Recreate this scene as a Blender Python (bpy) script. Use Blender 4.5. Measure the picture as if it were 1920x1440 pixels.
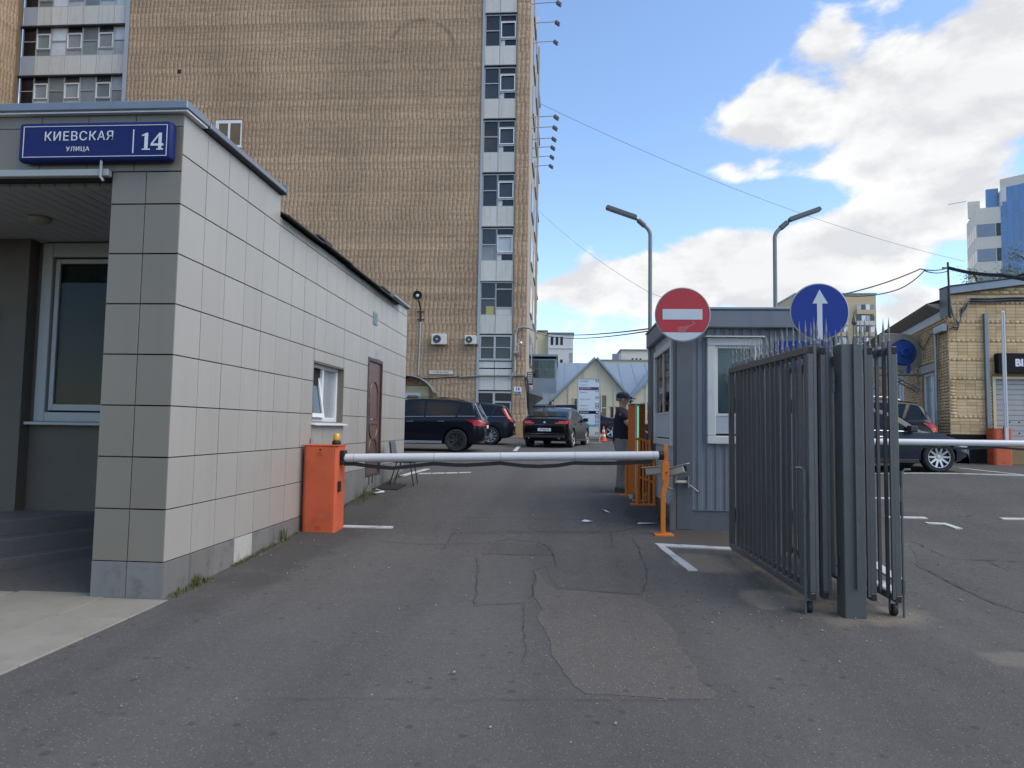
import bpy, bmesh, math, random
import numpy as np
from mathutils import Vector, Matrix
from mathutils.geometry import tessellate_polygon
random.seed(11)
R = math.radians
for o in list(bpy.data.objects): bpy.data.objects.remove(o)
sc = bpy.context.scene
COL = sc.collection

# ---------------------------------------------------------------- camera
EYE = Vector((0.0, 0.0, 1.5))
FPX = 1276.0
psi = math.atan(91/FPX); pit = math.atan(81/FPX); roll = .0155
fwd = Vector((-math.sin(psi)*math.cos(pit), math.cos(psi)*math.cos(pit), math.sin(pit)))
r0 = fwd.cross(Vector((0, 0, 1))).normalized(); u0 = r0.cross(fwd)
upv = u0*math.cos(roll)-r0*math.sin(roll); rtv = r0*math.cos(roll)+u0*math.sin(roll)
cd = bpy.data.cameras.new('camera'); cam = bpy.data.objects.new('camera', cd); COL.objects.link(cam)
cd.sensor_width = 36; cd.lens = FPX/1920*36; cd.clip_start = .05; cd.clip_end = 3000
m3 = Matrix((rtv, upv, -fwd)).transposed()
cam.matrix_world = Matrix.Translation(EYE) @ m3.to_4x4()
sc.camera = cam
cy = sc.cycles; cy.max_bounces = 6; cy.diffuse_bounces = 3; cy.glossy_bounces = 3; cy.transparent_max_bounces = 8; cy.transmission_bounces = 2; cy.caustics_reflective = False; cy.caustics_refractive = False
cy.use_adaptive_sampling = True; cy.adaptive_threshold = .01; cy.use_denoising = True; cy.denoising_prefilter = 'FAST'

# ---------------------------------------------------------------- light, sky, exposure
SUN_AZ, SUN_EL = R(106), R(50)      # azimuth from +Y towards +X
sl = bpy.data.lights.new('sun', 'SUN'); sun = bpy.data.objects.new('sun', sl); COL.objects.link(sun)
sl.energy = 1.5; sl.angle = R(55); sl.color = (1, .87, .69)
sd = Vector((math.sin(SUN_AZ)*math.cos(SUN_EL), math.cos(SUN_AZ)*math.cos(SUN_EL), math.sin(SUN_EL)))
sun.rotation_euler = sd.to_track_quat('Z', 'Y').to_euler()
sc.view_settings.view_transform = 'Standard'; sc.view_settings.look = 'None'
sc.view_settings.gamma = 1; sc.view_settings.exposure = 0.85; sc.view_settings.use_curve_mapping = False

world = bpy.data.worlds.new('World'); sc.world = world; world.use_nodes = True
world.cycles.sampling_method = 'MANUAL'; world.cycles.sample_map_resolution = 512
def sky():
    nt = world.node_tree; nt.nodes.clear(); N = nt.nodes.new; Lk = nt.links.new
    def mth(op, a, b=None, c=None, clamp=False):
        n = N('ShaderNodeMath'); n.operation = op; n.use_clamp = clamp
        for i, v in enumerate((a, b, c)):
            if v is None: continue
            if isinstance(v, (int, float)): n.inputs[i].default_value = v
            else: Lk(v, n.inputs[i])
        return n.outputs[0]
    out = N('ShaderNodeOutputWorld'); bg = N('ShaderNodeBackground')
    st = N('ShaderNodeTexSky'); st.sky_type = 'NISHITA'; st.sun_disc = False
    st.sun_elevation = SUN_EL; st.sun_rotation = SUN_AZ
    st.altitude = 150; st.air_density = 1.0; st.dust_density = .3; st.ozone_density = 2.6
    tc = N('ShaderNodeTexCoord'); sep = N('ShaderNodeSeparateXYZ'); Lk(tc.outputs['Generated'], sep.inputs[0])
    az = mth('ARCTAN2', sep.outputs[0], sep.outputs[1]); el = mth('ARCSINE', sep.outputs[2])
    ae = N('ShaderNodeCombineXYZ'); Lk(az, ae.inputs[0]); Lk(el, ae.inputs[1])
    def vm(op, a, b=None, c=None):
        n = N('ShaderNodeVectorMath'); n.operation = op
        for i, v in enumerate((a, b, c)):
            if v is None: continue
            if isinstance(v, tuple): n.inputs[i].default_value = v
            else: Lk(v, n.inputs[i])
        return n
    def fbm(del_):
        n1 = N('ShaderNodeTexNoise'); n1.noise_dimensions = '3D'
        n1.inputs['Scale'].default_value = 1.0; n1.inputs['Detail'].default_value = 8
        n1.inputs['Roughness'].default_value = .55; n1.inputs['Distortion'].default_value = .15
        Lk(vm('MULTIPLY_ADD', ae.outputs[0], (7.0, 12.0, 0.0), (0.0, del_*12.0, 3.7)).outputs[0], n1.inputs['Vector'])
        return n1.outputs['Fac']
    d0 = fbm(0.0); nz = d0; d1 = fbm(R(1.6))
    for (a, e, sa, se, w) in CLOUDS:
        v = vm('MULTIPLY_ADD', ae.outputs[0], (1/R(sa), 1/R(se), 0.0), (-a/sa, -e/se, 0.0)).outputs[0]
        g = mth('MULTIPLY_ADD', vm('DOT_PRODUCT', v, v).outputs['Value'], -1/3.2, 1.0, clamp=True)
        d0 = mth('MULTIPLY_ADD', mth('MULTIPLY', g, g), w, d0)
    mask = N('ShaderNodeMapRange'); mask.interpolation_type = 'SMOOTHSTEP'
    mask.inputs['From Min'].default_value = .52; mask.inputs['From Max'].default_value = .66
    Lk(d0, mask.inputs['Value'])
    # underside greyer where there is still cloud above, rim brighter
    lit = N('ShaderNodeMapRange'); lit.inputs['From Min'].default_value = -.10; lit.inputs['From Max'].default_value = .07
    Lk(mth('SUBTRACT', nz, d1), lit.inputs['Value'])
    thick = N('ShaderNodeMapRange'); thick.inputs['From Min'].default_value = .62; thick.inputs['From Max'].default_value = 1.0
    Lk(d0, thick.inputs['Value'])
    cc = N('ShaderNodeMix'); cc.data_type = 'RGBA'
    cc.inputs['A'].default_value = (2.85, 2.87, 2.92, 1); cc.inputs['B'].default_value = (3.95, 3.92, 3.82, 1)
    Lk(mth('MULTIPLY', mth('SUBTRACT', 1.0, mth('MULTIPLY', thick.outputs[0], .45)), lit.outputs[0], clamp=True), cc.inputs['Factor'])
    mx = N('ShaderNodeMix'); mx.data_type = 'RGBA'
    Lk(mth('MULTIPLY', mask.outputs[0], .96), mx.inputs['Factor'])
    Lk(st.outputs[0], mx.inputs['A']); Lk(cc.outputs['Result'], mx.inputs['B'])
    Lk(mx.outputs['Result'], bg.inputs['Color']); bg.inputs['Strength'].default_value = .15
    Lk(bg.outputs[0], out.inputs[0])
# azimuth, elevation, half widths (degrees), weight
CLOUDS = [(22, 24, 8, 3.6, .30), (29, 22, 6, 4, .28), (35, 26.5, 4.5, 5, .26), (15, 23.6, 3.8, 2.2, .2), (21.2, 28.6, 1.9, 1.5, .17), (25.6, 30, 1.6, .9, .13),
          (13.6, 20.2, 3.4, .9, .25), (10, 13.6, 6, 1.9, .27), (4.5, 12.0, 4.5, 1.8, .28), (-1, 11.2, 4, 1.5, .28), (15, 14.4, 5, 1.5, .22), (17, 12.2, 7, 1.6, .2), (24, 19.2, 4, 1.3, .12), (20, 12.6, 5, 1.7, .26), (25.5, 15.2, 5, 2, .28), (31, 16, 4, 2, .25),
          (14, 10.6, 7, 1.2, .2), (27.5, 8.6, 3.5, 1.5, .22), (5.5, 24, 7, 8, -.36), (18.5, 17.6, 5, 1.2, -.22), (5.5, 18.4, 5.5, 1.7, -.24), (31, 11.2, 3, 1.1, -.24), (13, 31, 6, 3, -.25), (29.5, 29.5, 2.5, 1.6, -.16)]
sky()

# ---------------------------------------------------------------- helpers
WL = {}
def _par(o, p):
    if p is not None:
        o.parent = p; o.matrix_parent_inverse = Matrix.Translation(-WL[p.name])
def props(o, label=None, cat=None, group=None, kind=None):
    if label: o['label'] = label
    if cat: o['category'] = cat
    if group: o['group'] = group
    if kind: o['kind'] = kind
    return o
def thing(name, label, cat, loc, rotz=0, group=None, local=False):
    o = bpy.data.objects.new(name, None); COL.objects.link(o)
    o.location = loc; o.rotation_euler = (0, 0, rotz); o.empty_display_size = .2
    WL[o.name] = Vector((0, 0, 0)) if local else Vector(loc)
    return props(o, label, cat, group)

class MB:
    def __init__(s): s.v = []; s.f = []
    def add(s, vs, fs):
        b = len(s.v); s.v += [tuple(v) for v in vs]; s.f += [tuple(i+b for i in f) for f in fs]; return s
    def box(s, x0, x1, y0, y1, z0, z1):
        x0, x1 = sorted((x0, x1)); y0, y1 = sorted((y0, y1)); z0, z1 = sorted((z0, z1))
        return s.add([(x0,y0,z0),(x1,y0,z0),(x1,y1,z0),(x0,y1,z0),(x0,y0,z1),(x1,y0,z1),(x1,y1,z1),(x0,y1,z1)],
                     [(0,3,2,1),(4,5,6,7),(0,1,5,4),(1,2,6,5),(2,3,7,6),(3,0,4,7)])
    def obox(s, c, ax, ay, az, hx, hy, hz):
        c = Vector(c); ax = Vector(ax).normalized()*hx; ay = Vector(ay).normalized()*hy; az = Vector(az).normalized()*hz
        vs = [c+ax*i+ay*j+az*k for k in (-1, 1) for i, j in ((-1,-1),(1,-1),(1,1),(-1,1))]
        return s.add(vs, [(0,3,2,1),(4,5,6,7),(0,1,5,4),(1,2,6,5),(2,3,7,6),(3,0,4,7)])
    def bar(s, p0, p1, w, h=None, up=(0, 0, 1)):
        p0 = Vector(p0); p1 = Vector(p1); d = p1-p0; h = h or w
        u = Vector(up); 
        if abs(d.normalized().dot(u)) > .98: u = Vector((0, 1, 0))
        sx = d.cross(u).normalized(); sz = sx.cross(d).normalized()
        return s.obox((p0+p1)/2, d, sx, sz, d.length/2, w/2, h/2)
    def prism(s, poly, axis, a, b):
        """poly: list of 2d points; axis x: (y,z)  y: (x,z)  z: (x,y)"""
        def mk(p, t): return {'x': (t, p[0], p[1]), 'y': (p[0], t, p[1]), 'z': (p[0], p[1], t)}[axis]
        n = len(poly); vs = [mk(p, a) for p in poly]+[mk(p, b) for p in poly]
        return s.add(vs, [tuple(range(n)), tuple(range(2*n-1, n-1, -1))]+[(i, i+n, (i+1) % n+n, (i+1) % n) for i in range(n)])
    def tube(s, pts, r, n=8, cap=True):
        pts = [Vector(p) for p in pts]; m = len(pts); rs = r if isinstance(r, (list, tuple)) else [r]*m
        t0 = (pts[1]-pts[0]).normalized(); a = Vector((0, 0, 1)) if abs(t0.z) < .9 else Vector((1, 0, 0))
        u = t0.cross(a).normalized(); vs = []
        for i, p in enumerate(pts):
            t = (pts[min(i+1, m-1)]-pts[max(i-1, 0)]).normalized()
            u = (u-t*u.dot(t)).normalized(); w = t.cross(u)
            vs += [p+(u*math.cos(2*math.pi*k/n)+w*math.sin(2*math.pi*k/n))*rs[i] for k in range(n)]
        fs = [(i*n+k, i*n+(k+1) % n, (i+1)*n+(k+1) % n, (i+1)*n+k) for i in range(m-1) for k in range(n)]
        if cap: fs += [tuple(range(n-1, -1, -1)), tuple((m-1)*n+k for k in range(n))]
        return s.add(vs, fs)
    def lathe(s, prof, c, axis='z', n=20, cap=True):
        """prof: (radius, height) along axis"""
        vs = []
        for (r, h) in prof:
            for k in range(n):
                a = 2*math.pi*k/n; p = (r*math.cos(a), r*math.sin(a), h)
                if axis == 'y': p = (p[0], p[2], p[1])
                elif axis == 'x': p = (p[2], p[0], p[1])
                vs.append(Vector(c)+Vector(p))
        m = len(prof)
        fs = [(i*n+k, i*n+(k+1) % n, (i+1)*n+(k+1) % n, (i+1)*n+k) for i in range(m-1) for k in range(n)]
        if cap: fs += [tuple(range(n-1, -1, -1)), tuple((m-1)*n+k for k in range(n))]
        return s.add(vs, fs)
    def disc(s, c, r, axis, h, n=32): return s.lathe([(r, 0), (r, h)], c, axis, n)
    def build(s, name, mat, parent=None, bevel=0, smooth=False, seg=1, label=None, cat=None, group=None, kind=None, fix=True):
        P = np.array([tuple(v) for v in s.v], dtype=float); c = (P.min(0)+P.max(0))/2
        if parent is None: c[2] = P[:, 2].min()
        me = bpy.data.meshes.new(name); me.from_pydata((P-c).tolist(), [], s.f)
        if fix:
            bm = bmesh.new(); bm.from_mesh(me); bmesh.ops.recalc_face_normals(bm, faces=bm.faces); bm.to_mesh(me); bm.free()
        if mat: me.materials.append(mat)
        return finish(name, me, c, parent, bevel, smooth, seg, label, cat, group, kind)
def finish(name, me, c, parent, bevel=0, smooth=False, seg=1, label=None, cat=None, group=None, kind=None):
    if smooth:
        me.polygons.foreach_set('use_smooth', [True]*len(me.polygons)); me.set_sharp_from_angle(angle=R(smooth if smooth is not True else 38))
    o = bpy.data.objects.new(name, me); COL.objects.link(o); o.location = Vector(c); WL[o.name] = Vector(c)
    _par(o, parent)
    if bevel:
        b = o.modifiers.new('bevel', 'BEVEL'); b.width = bevel; b.segments = seg; b.limit_method = 'ANGLE'; b.angle_limit = R(40)
    return props(o, label, cat, group, kind)
def B(name, x0, x1, y0, y1, z0, z1, mat, parent=None, bevel=0, **k):
    return MB().box(x0, x1, y0, y1, z0, z1).build(name, mat, parent, bevel, **k)
_pc = {}
def piece(name, x0, x1, y0, y1, z0, z1, mat, parent, bev=.003):
    """small box sharing mesh data with every piece of its size"""
    d = (round(x1-x0, 3), round(y1-y0, 3), round(z1-z0, 3)); key = (d, bev, mat.name)
    if key not in _pc:
        me = bpy.data.meshes.new(name); bm = bmesh.new(); bmesh.ops.create_cube(bm, size=1)
        bmesh.ops.scale(bm, vec=d, verts=bm.verts)
        if bev: bmesh.ops.bevel(bm, geom=bm.edges[:], offset=min(bev, min(d)*.45), segments=1, affect='EDGES')
        bm.to_mesh(me); bm.free(); me.materials.append(mat); _pc[key] = me
    return finish(name, _pc[key], ((x0+x1)/2, (y0+y1)/2, (z0+z1)/2), parent)
def text(name, body, size, loc, mat, parent, extrude=.002, align='CENTER', sx=1.0, rz=0, bold=0, spacing=1.0):
    cu = bpy.data.curves.new(name, 'FONT'); cu.body = body; cu.size = size; cu.extrude = extrude; cu.offset = bold
    cu.align_x = align; cu.align_y = 'CENTER'; cu.resolution_u = 3; cu.space_character = spacing
    t = bpy.data.objects.new('tmp', cu); COL.objects.link(t)
    me = bpy.data.meshes.new_from_object(t.evaluated_get(bpy.context.evaluated_depsgraph_get()))
    bpy.data.objects.remove(t)
    me.transform(Matrix.Rotation(rz, 4, 'Z') @ Matrix.Rotation(R(90), 4, 'X') @ Matrix.Diagonal((sx, 1, 1, 1)))
    me.materials.clear(); me.materials.append(mat)
    return finish(name, me, loc, parent)
# ---------------------------------------------------------------- materials
def S(r, g, b):
    f = lambda c: (c/255/12.92) if c/255 <= .04045 else ((c/255+.055)/1.055)**2.4
    return (f(r), f(g), f(b))
class NT:
    def __init__(s, m):
        m.use_nodes = True; s.t = m.node_tree; s.t.nodes.clear()
        s.out = s.n('ShaderNodeOutputMaterial'); s.p = s.n('ShaderNodeBsdfPrincipled'); s.l(s.p.outputs[0], s.out.inputs[0])
        s.pos = s.n('ShaderNodeNewGeometry')
    def n(s, t): return s.t.nodes.new(t)
    def l(s, a, b): s.t.links.new(a, b)
    def set(s, k, v):
        i = s.p.inputs[k]
        if hasattr(v, 'is_linked') or hasattr(v, 'links'): s.l(v, i)
        else: i.default_value = (*v, 1) if isinstance(v, tuple) and len(v) == 3 else v
    def math(s, op, a, b=None, c=None, clamp=False):
        n = s.n('ShaderNodeMath'); n.operation = op; n.use_clamp = clamp
        for i, v in enumerate((a, b, c)):
            if v is None: continue
            if isinstance(v, (int, float)): n.inputs[i].default_value = v
            else: s.l(v, n.inputs[i])
        return n.outputs[0]
    def noise(s, scale, detail=4, rough=.55, vec=None, stretch=None, dist=0):
        n = s.n('ShaderNodeTexNoise'); n.inputs['Scale'].default_value = scale; n.inputs['Detail'].default_value = detail
        n.inputs['Roughness'].default_value = rough; n.inputs['Distortion'].default_value = dist
        v = vec or s.pos.outputs['Position']
        if stretch:
            vm = s.n('ShaderNodeVectorMath'); vm.operation = 'MULTIPLY'; vm.inputs[1].default_value = stretch; s.l(v, vm.inputs[0]); v = vm.outputs[0]
        s.l(v, n.inputs['Vector']); return n.outputs['Fac']
    def ramp(s, v, a, b, lo=0, hi=1):
        n = s.n('ShaderNodeMapRange'); n.interpolation_type = 'SMOOTHSTEP'
        for k, x in zip(('From Min', 'From Max', 'To Min', 'To Max'), (a, b, lo, hi)): n.inputs[k].default_value = x
        s.l(v, n.inputs['Value']); return n.outputs[0]
    def mix(s, f, a, b, mode='MIX'):
        n = s.n('ShaderNodeMix'); n.data_type = 'RGBA'; n.blend_type = mode
        for k, v in (('Factor', f), ('A', a), ('B', b)):
            if isinstance(v, tuple): n.inputs[k].default_value = (*v, 1)
            elif isinstance(v, (int, float)): n.inputs[k].default_value = v
            else: s.l(v, n.inputs[k])
        return n.outputs['Result']
    def scale(s, col, f):
        n = s.n('ShaderNodeVectorMath'); n.operation = 'SCALE'
        if isinstance(col, tuple): n.inputs[0].default_value = col
        else: s.l(col, n.inputs[0])
        s.l(f, n.inputs['Scale']); return n.outputs[0]
    def bump(s, h, strength, dist=.01):
        b = s.n('ShaderNodeBump'); b.inputs['Strength'].default_value = strength; b.inputs['Distance'].default_value = dist
        s.l(h, b.inputs['Height']); s.l(b.outputs[0], s.p.inputs['Normal'])
MT = {}
def mat(name, col, rough=.6, metal=0, var=.08, vs=2.5, bump=0, bs=60, rnd=0, isl=0, streak=0, grime=0, spec=.5, coat=0, emit=0, fine=0, gcol=(.05, .045, .04)):
    if name in MT: return MT[name]
    m = bpy.data.materials.new(name); T = NT(m)
    f = T.math('MULTIPLY_ADD', T.math('SUBTRACT', T.noise(vs, 3), .5), 2*var, 1.0)
    if fine: f = T.math('MULTIPLY', f, T.math('MULTIPLY_ADD', T.math('SUBTRACT', T.noise(bs*2.3, 2), .5), 2*fine, 1.0))
    if rnd:
        oi = T.n('ShaderNodeObjectInfo'); f = T.math('MULTIPLY', f, T.math('MULTIPLY_ADD', T.math('SUBTRACT', oi.outputs['Random'], .5), 2*rnd, 1.0))
    if isl: f = T.math('MULTIPLY', f, T.math('MULTIPLY_ADD', T.math('SUBTRACT', T.pos.outputs['Random Per Island'], .5), 2*isl, 1.0))
    c = T.scale(col, f)
    if streak:
        sn = T.ramp(T.noise(1.0, 5, .6, stretch=(7, 7, .35)), .5, .75); c = T.mix(T.math('MULTIPLY', sn, streak), c, gcol)
    if grime:
        gn = T.ramp(T.noise(4.5, 7, .65), .52, .72); c = T.mix(T.math('MULTIPLY', gn, grime), c, gcol)
    T.set('Base Color', c); T.set('Metallic', metal); T.set('Specular IOR Level', spec)
    T.set('Roughness', T.math('MULTIPLY_ADD', T.math('SUBTRACT', T.noise(vs*4, 2), .5), .25*rough, rough, clamp=True) if rough < .5 and not coat else rough)
    if coat: T.set('Coat Weight', coat); T.set('Coat Roughness', .06)
    if bump: T.bump(T.noise(bs, 4), bump, .01)
    if emit: T.set('Emission Color', col); T.set('Emission Strength', emit)
    MT[name] = m; return m
def glassy(name, tint=(.9, .95, .95), base=.0, rough=.02, ior=1.38):
    m = bpy.data.materials.new(name); T = NT(m); T.t.nodes.remove(T.p)
    tr = T.n('ShaderNodeBsdfTransparent'); tr.inputs[0].default_value = (*tint, 1)
    gl = T.n('ShaderNodeBsdfGlossy'); gl.inputs['Roughness'].default_value = rough
    fr = T.n('ShaderNodeFresnel'); fr.inputs[0].default_value = ior
    mx = T.n('ShaderNodeMixShader'); T.l(T.math('ADD', fr.outputs[0], base, clamp=True), mx.inputs[0]); T.l(tr.outputs[0], mx.inputs[1]); T.l(gl.outputs[0], mx.inputs[2])
    T.l(mx.outputs[0], T.out.inputs[0]); MT[name] = m; return m

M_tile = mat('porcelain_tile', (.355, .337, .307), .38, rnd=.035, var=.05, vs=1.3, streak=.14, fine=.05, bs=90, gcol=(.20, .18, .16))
M_tile_shade = mat('porcelain_tile_shaded', (.185, .166, .135), .42, rnd=.06, var=.06, vs=1.4, streak=.15, fine=.06, bs=90, gcol=(.12, .11, .09))  # same tile as the side wall, shade of the front put into the colour
M_plinth = mat('plinth_tile', (.185, .18, .175), .5, rnd=.09, var=.14, vs=3, grime=.5, streak=.25)
M_grout = mat('grout', (.035, .032, .03), .9, var=.2)
M_conc = mat('concrete', (.42, .41, .38), .9, var=.2, vs=4, bump=.4, bs=40, grime=.4)
M_capmetal = mat('cap_sheet_metal', (.20, .225, .26), .35, metal=.5, var=.1, grime=.15)
M_white = mat('white_plastic', (.74, .75, .76), .4, var=.04, grime=.12)
M_whitedirty = mat('dirty_white_panel', (.56, .55, .51), .6, var=.08, streak=.35, rnd=.06, gcol=(.22, .21, .19))
M_rooftar = mat('roof_sheet', (.035, .035, .04), .6, var=.2)
M_dark = mat('dark_interior', (.012, .012, .013), .8, var=.1)
M_black = mat('black_rubber', (.012, .012, .014), .65, var=.2)
M_soffit = mat('soffit_slat', (.42, .42, .41), .5, metal=.0, var=.05)
M_porch = mat('porch_wall', (.10, .088, .072), .8, var=.15)
M_step = mat('granite_step', (.11, .11, .11), .45, var=.3, vs=40)
M_frame_grey = mat('grey_window_frame', (.32, .34, .34), .5, var=.05)
M_blind = mat('dark_blind', (.022, .024, .028), .6, var=.1)
M_navy = mat('sign_navy', (.006, .014, .11), .55, var=.03, spec=.25)
M_lettering = mat('sign_lettering', (.62, .66, .66), .5, var=.03)
M_orange = mat('barrier_orange', (.60, .11, .04), .6, var=.16, vs=3, streak=.12, grime=.22, bump=.05, bs=150, gcol=(.16, .05, .03))
M_orange2 = mat('rail_orange', (.66, .20, .02), .5, var=.12, grime=.25, gcol=(.2, .08, .02))
M_orange3 = mat('terminal_orange', (.52, .14, .02), .4, var=.05, grime=.08)
M_amber = mat('amber_lens', (.62, .33, .01), .2, var=.03, coat=.6)
M_armwhite = mat('arm_white', (.58, .59, .60), .35, var=.05, streak=.1, grime=.12, gcol=(.3, .3, .3))
M_gate = mat('gate_paint', (.080, .083, .085), .36, var=.18, vs=6, grime=.25, bump=.12, bs=120, spec=.6)
M_gate2 = mat('gate_paint_edge', (.10, .105, .108), .4, var=.2, vs=9)
M_booth = mat('booth_grey', (.105, .116, .132), .5, var=.12, vs=2, streak=.25, grime=.15, gcol=(.05, .055, .06))
M_boothlight = mat('booth_pale_lit_panel', (.42, .45, .48), .5, var=.06, streak=.15)  # pale panel; on the left face the paleness paints in light falling there
M_trimwhite = mat('booth_white_trim', (.60, .60, .585), .5, var=.07, grime=.2, streak=.12, gcol=(.2, .19, .17))
M_galv = mat('galvanised_steel', (.34, .36, .38), .45, metal=.6, var=.15, vs=8)
M_pole = mat('pole_grey', (.20, .215, .215), .5, metal=.3, var=.2, vs=6)
M_lamp = mat('lamp_grey', (.12, .125, .13), .5, metal=.3, var=.1)
M_red = mat('sign_red', (.42, .018, .028), .4, var=.08, grime=.06)
M_blue = mat('sign_blue', (.007, .034, .24), .55, var=.05, spec=.3)
M_signwhite = mat('sign_white', (.52, .56, .6), .45, var=.05)
M_signgrey = mat('sign_back_grey', (.33, .35, .36), .5, metal=.3, var=.06)
M_doorbrown = mat('brown_steel_door', (.115, .062, .052), .4, var=.12, vs=3, streak=.1, coat=.15)
M_doordark = mat('brown_door_frame', (.06, .033, .028), .45)
M_chrome = mat('chrome', (.6, .6, .62), .18, metal=1, var=.03)
M_pane = mat('window_pane', (.035, .042, .046), .06, var=.3, vs=.7, rnd=.5)
M_pane2 = mat('window_pane_pale', (.40, .44, .46), .12, var=.35, vs=1.1, rnd=.5)
M_pane3 = mat('window_pane_black', (.006, .007, .012), .25)
M_glass = glassy('clear_glass')
M_glassdark = glassy('shaded_glass', (.75, .78, .78), ior=1.22)
M_alu = mat('old_aluminium', (.42, .42, .41), .45, metal=.35, var=.1, grime=.2)
M_pillar = mat('bluegrey_strip', (.34, .37, .42), .55, var=.06)
M_plaster = mat('plaster_grey', (.36, .32, .27), .85, var=.12, streak=.3)
M_ochre = mat('plaster_ochre', (.42, .27, .13), .85, var=.1)
M_cream = mat('plaster_cream', (.62, .55, .35), .8, var=.05, streak=.1, gcol=(.4, .33, .2))
M_creamside = mat('plaster_cream_pale', (.60, .55, .42), .8, var=.05, streak=.18, gcol=(.35, .3, .22))
M_white_wall = mat('white_render', (.66, .66, .63), .8, var=.04, streak=.1)
M_yellow_wall = mat('yellow_render', (.66, .58, .36), .8, var=.04)
M_roofmetal = mat('bluegrey_roof_sheet', (.25, .315, .38), .42, metal=.25, var=.07, vs=1.2, streak=.0, grime=.2, gcol=(.22, .25, .28))
M_stonepanel = mat('stone_panel', (.74, .68, .58), .7, var=.04)
M_glassblue = mat('blue_curtain_glass', (.11, .23, .46), .06, var=.2, vs=.25, rnd=.1, spec=.9)
M_ribbon = mat('ribbon_glass', (.20, .24, .30), .15, var=.15, vs=.2, spec=.8)
M_asphaltmark = mat('road_paint', (.50, .51, .49), .7, var=.15, vs=9, grime=.75, gcol=(.12, .12, .115))
M_paper = mat('paper_litter', (.62, .68, .75), .7)
M_crack = mat('crack_tar', (.032, .031, .03), .85)
M_cable = mat('cable_black', (.03, .03, .032), .7)
M_cablegrey = mat('cable_grey', (.2, .2, .2), .7)
M_conewhite = mat('cone_white', (.7, .7, .7), .6)
M_coneorange = mat('cone_orange', (.75, .13, .02), .5)
M_led = mat('led_green', (.22, .85, .42), .3, var=0, emit=.35)
M_fanblue = mat('blower_blue', (.02, .09, .36), .45, var=.1, grime=.1)
M_fangrey = mat('blower_cowl', (.33, .30, .27), .7, var=.15, grime=.2)
M_acwhite = mat('ac_white', (.62, .61, .57), .5, var=.06, grime=.2)
M_blackgloss = mat('black_sign', (.007, .007, .009), .6, var=.05, spec=.2)

def m_brick(name, c1, c2, c3, ring=None):
    m = bpy.data.materials.new(name); T = NT(m); r = T.pos.outputs['Random Per Island']
    oi = T.n('ShaderNodeObjectInfo')
    r2 = T.math('FRACT', T.math('ADD', T.math('MULTIPLY', r, 7.31), oi.outputs['Random']))
    c = T.mix(T.ramp(r2, .1, .9), c1, c2); c = T.mix(T.ramp(T.math('FRACT', T.math('MULTIPLY', r2, 5.7)), .86, .93), c, c3)
    c = T.mix(T.ramp(T.noise(.22, 4, .6, stretch=(1, 1, .8)), .35, .7), c, T.scale(c, T.math('ADD', 0.80, 0.0)))
    st = T.ramp(T.noise(1.0, 5, .6, stretch=(1.5, 1.5, .09)), .55, .8); c = T.mix(T.math('MULTIPLY', st, .25), c, (.10, .08, .06))
    c = T.mix(T.math('MULTIPLY', T.ramp(T.noise(9, 3), .4, .7), .12), c, (.3, .25, .2))
    sz = T.n('ShaderNodeSeparateXYZ'); T.l(T.pos.outputs['Position'], sz.inputs[0])
    wn = T.n('ShaderNodeTexWhiteNoise'); wn.noise_dimensions = '1D'; T.l(T.math('FLOOR', T.math('DIVIDE', T.math('SUBTRACT', sz.outputs[2], .9), .075)), wn.inputs['W'])
    w2 = T.n('ShaderNodeTexWhiteNoise'); w2.noise_dimensions = '1D'; T.l(T.math('FLOOR', T.math('DIVIDE', T.math('SUBTRACT', sz.outputs[2], .9), .45)), w2.inputs['W'])
    f = T.math('ADD', T.math('MULTIPLY_ADD', wn.outputs['Value'], .15, .925), T.math('MULTIPLY_ADD', w2.outputs['Value'], .2, -.1))
    c = T.scale(c, f)
    if ring:
        vm = T.n('ShaderNodeVectorMath'); vm.operation = 'MULTIPLY_ADD'; T.l(T.pos.outputs['Position'], vm.inputs[0]); vm.inputs[1].default_value = (1, 0, 1); vm.inputs[2].default_value = (-ring[0], 0, -ring[1])
        ln = T.n('ShaderNodeVectorMath'); ln.operation = 'LENGTH'; T.l(vm.outputs[0], ln.inputs[0])
        rg = T.math('MULTIPLY', T.ramp(T.math('ABSOLUTE', T.math('SUBTRACT', ln.outputs['Value'], ring[2])), .22, .04), T.math('MULTIPLY', T.ramp(T.noise(.8, 3), .4, .6), T.ramp(sz.outputs[2], ring[1]-.6, ring[1]+1.0))); c = T.mix(T.math('MULTIPLY', rg, .42), c, (.10, .075, .055))
    T.set('Base Color', c); T.set('Roughness', .85); T.bump(T.noise(70, 2), .3, .01); MT[name] = m; return m
M_brick = m_brick('tower_brick', (.50, .352, .228), (.55, .40, .268), (.44, .30, .183), ring=(-8.77, 24.45, 2.07))
M_brick2 = m_brick('garage_brick', (.62, .44, .235), (.69, .51, .29), (.54, .37, .19))
M_mortar = mat('mortar', (.17, .12, .075), .95, var=.25, vs=1.5)
M_mortar2 = mat('mortar_garage', (.27, .19, .10), .95, var=.2)

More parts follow.
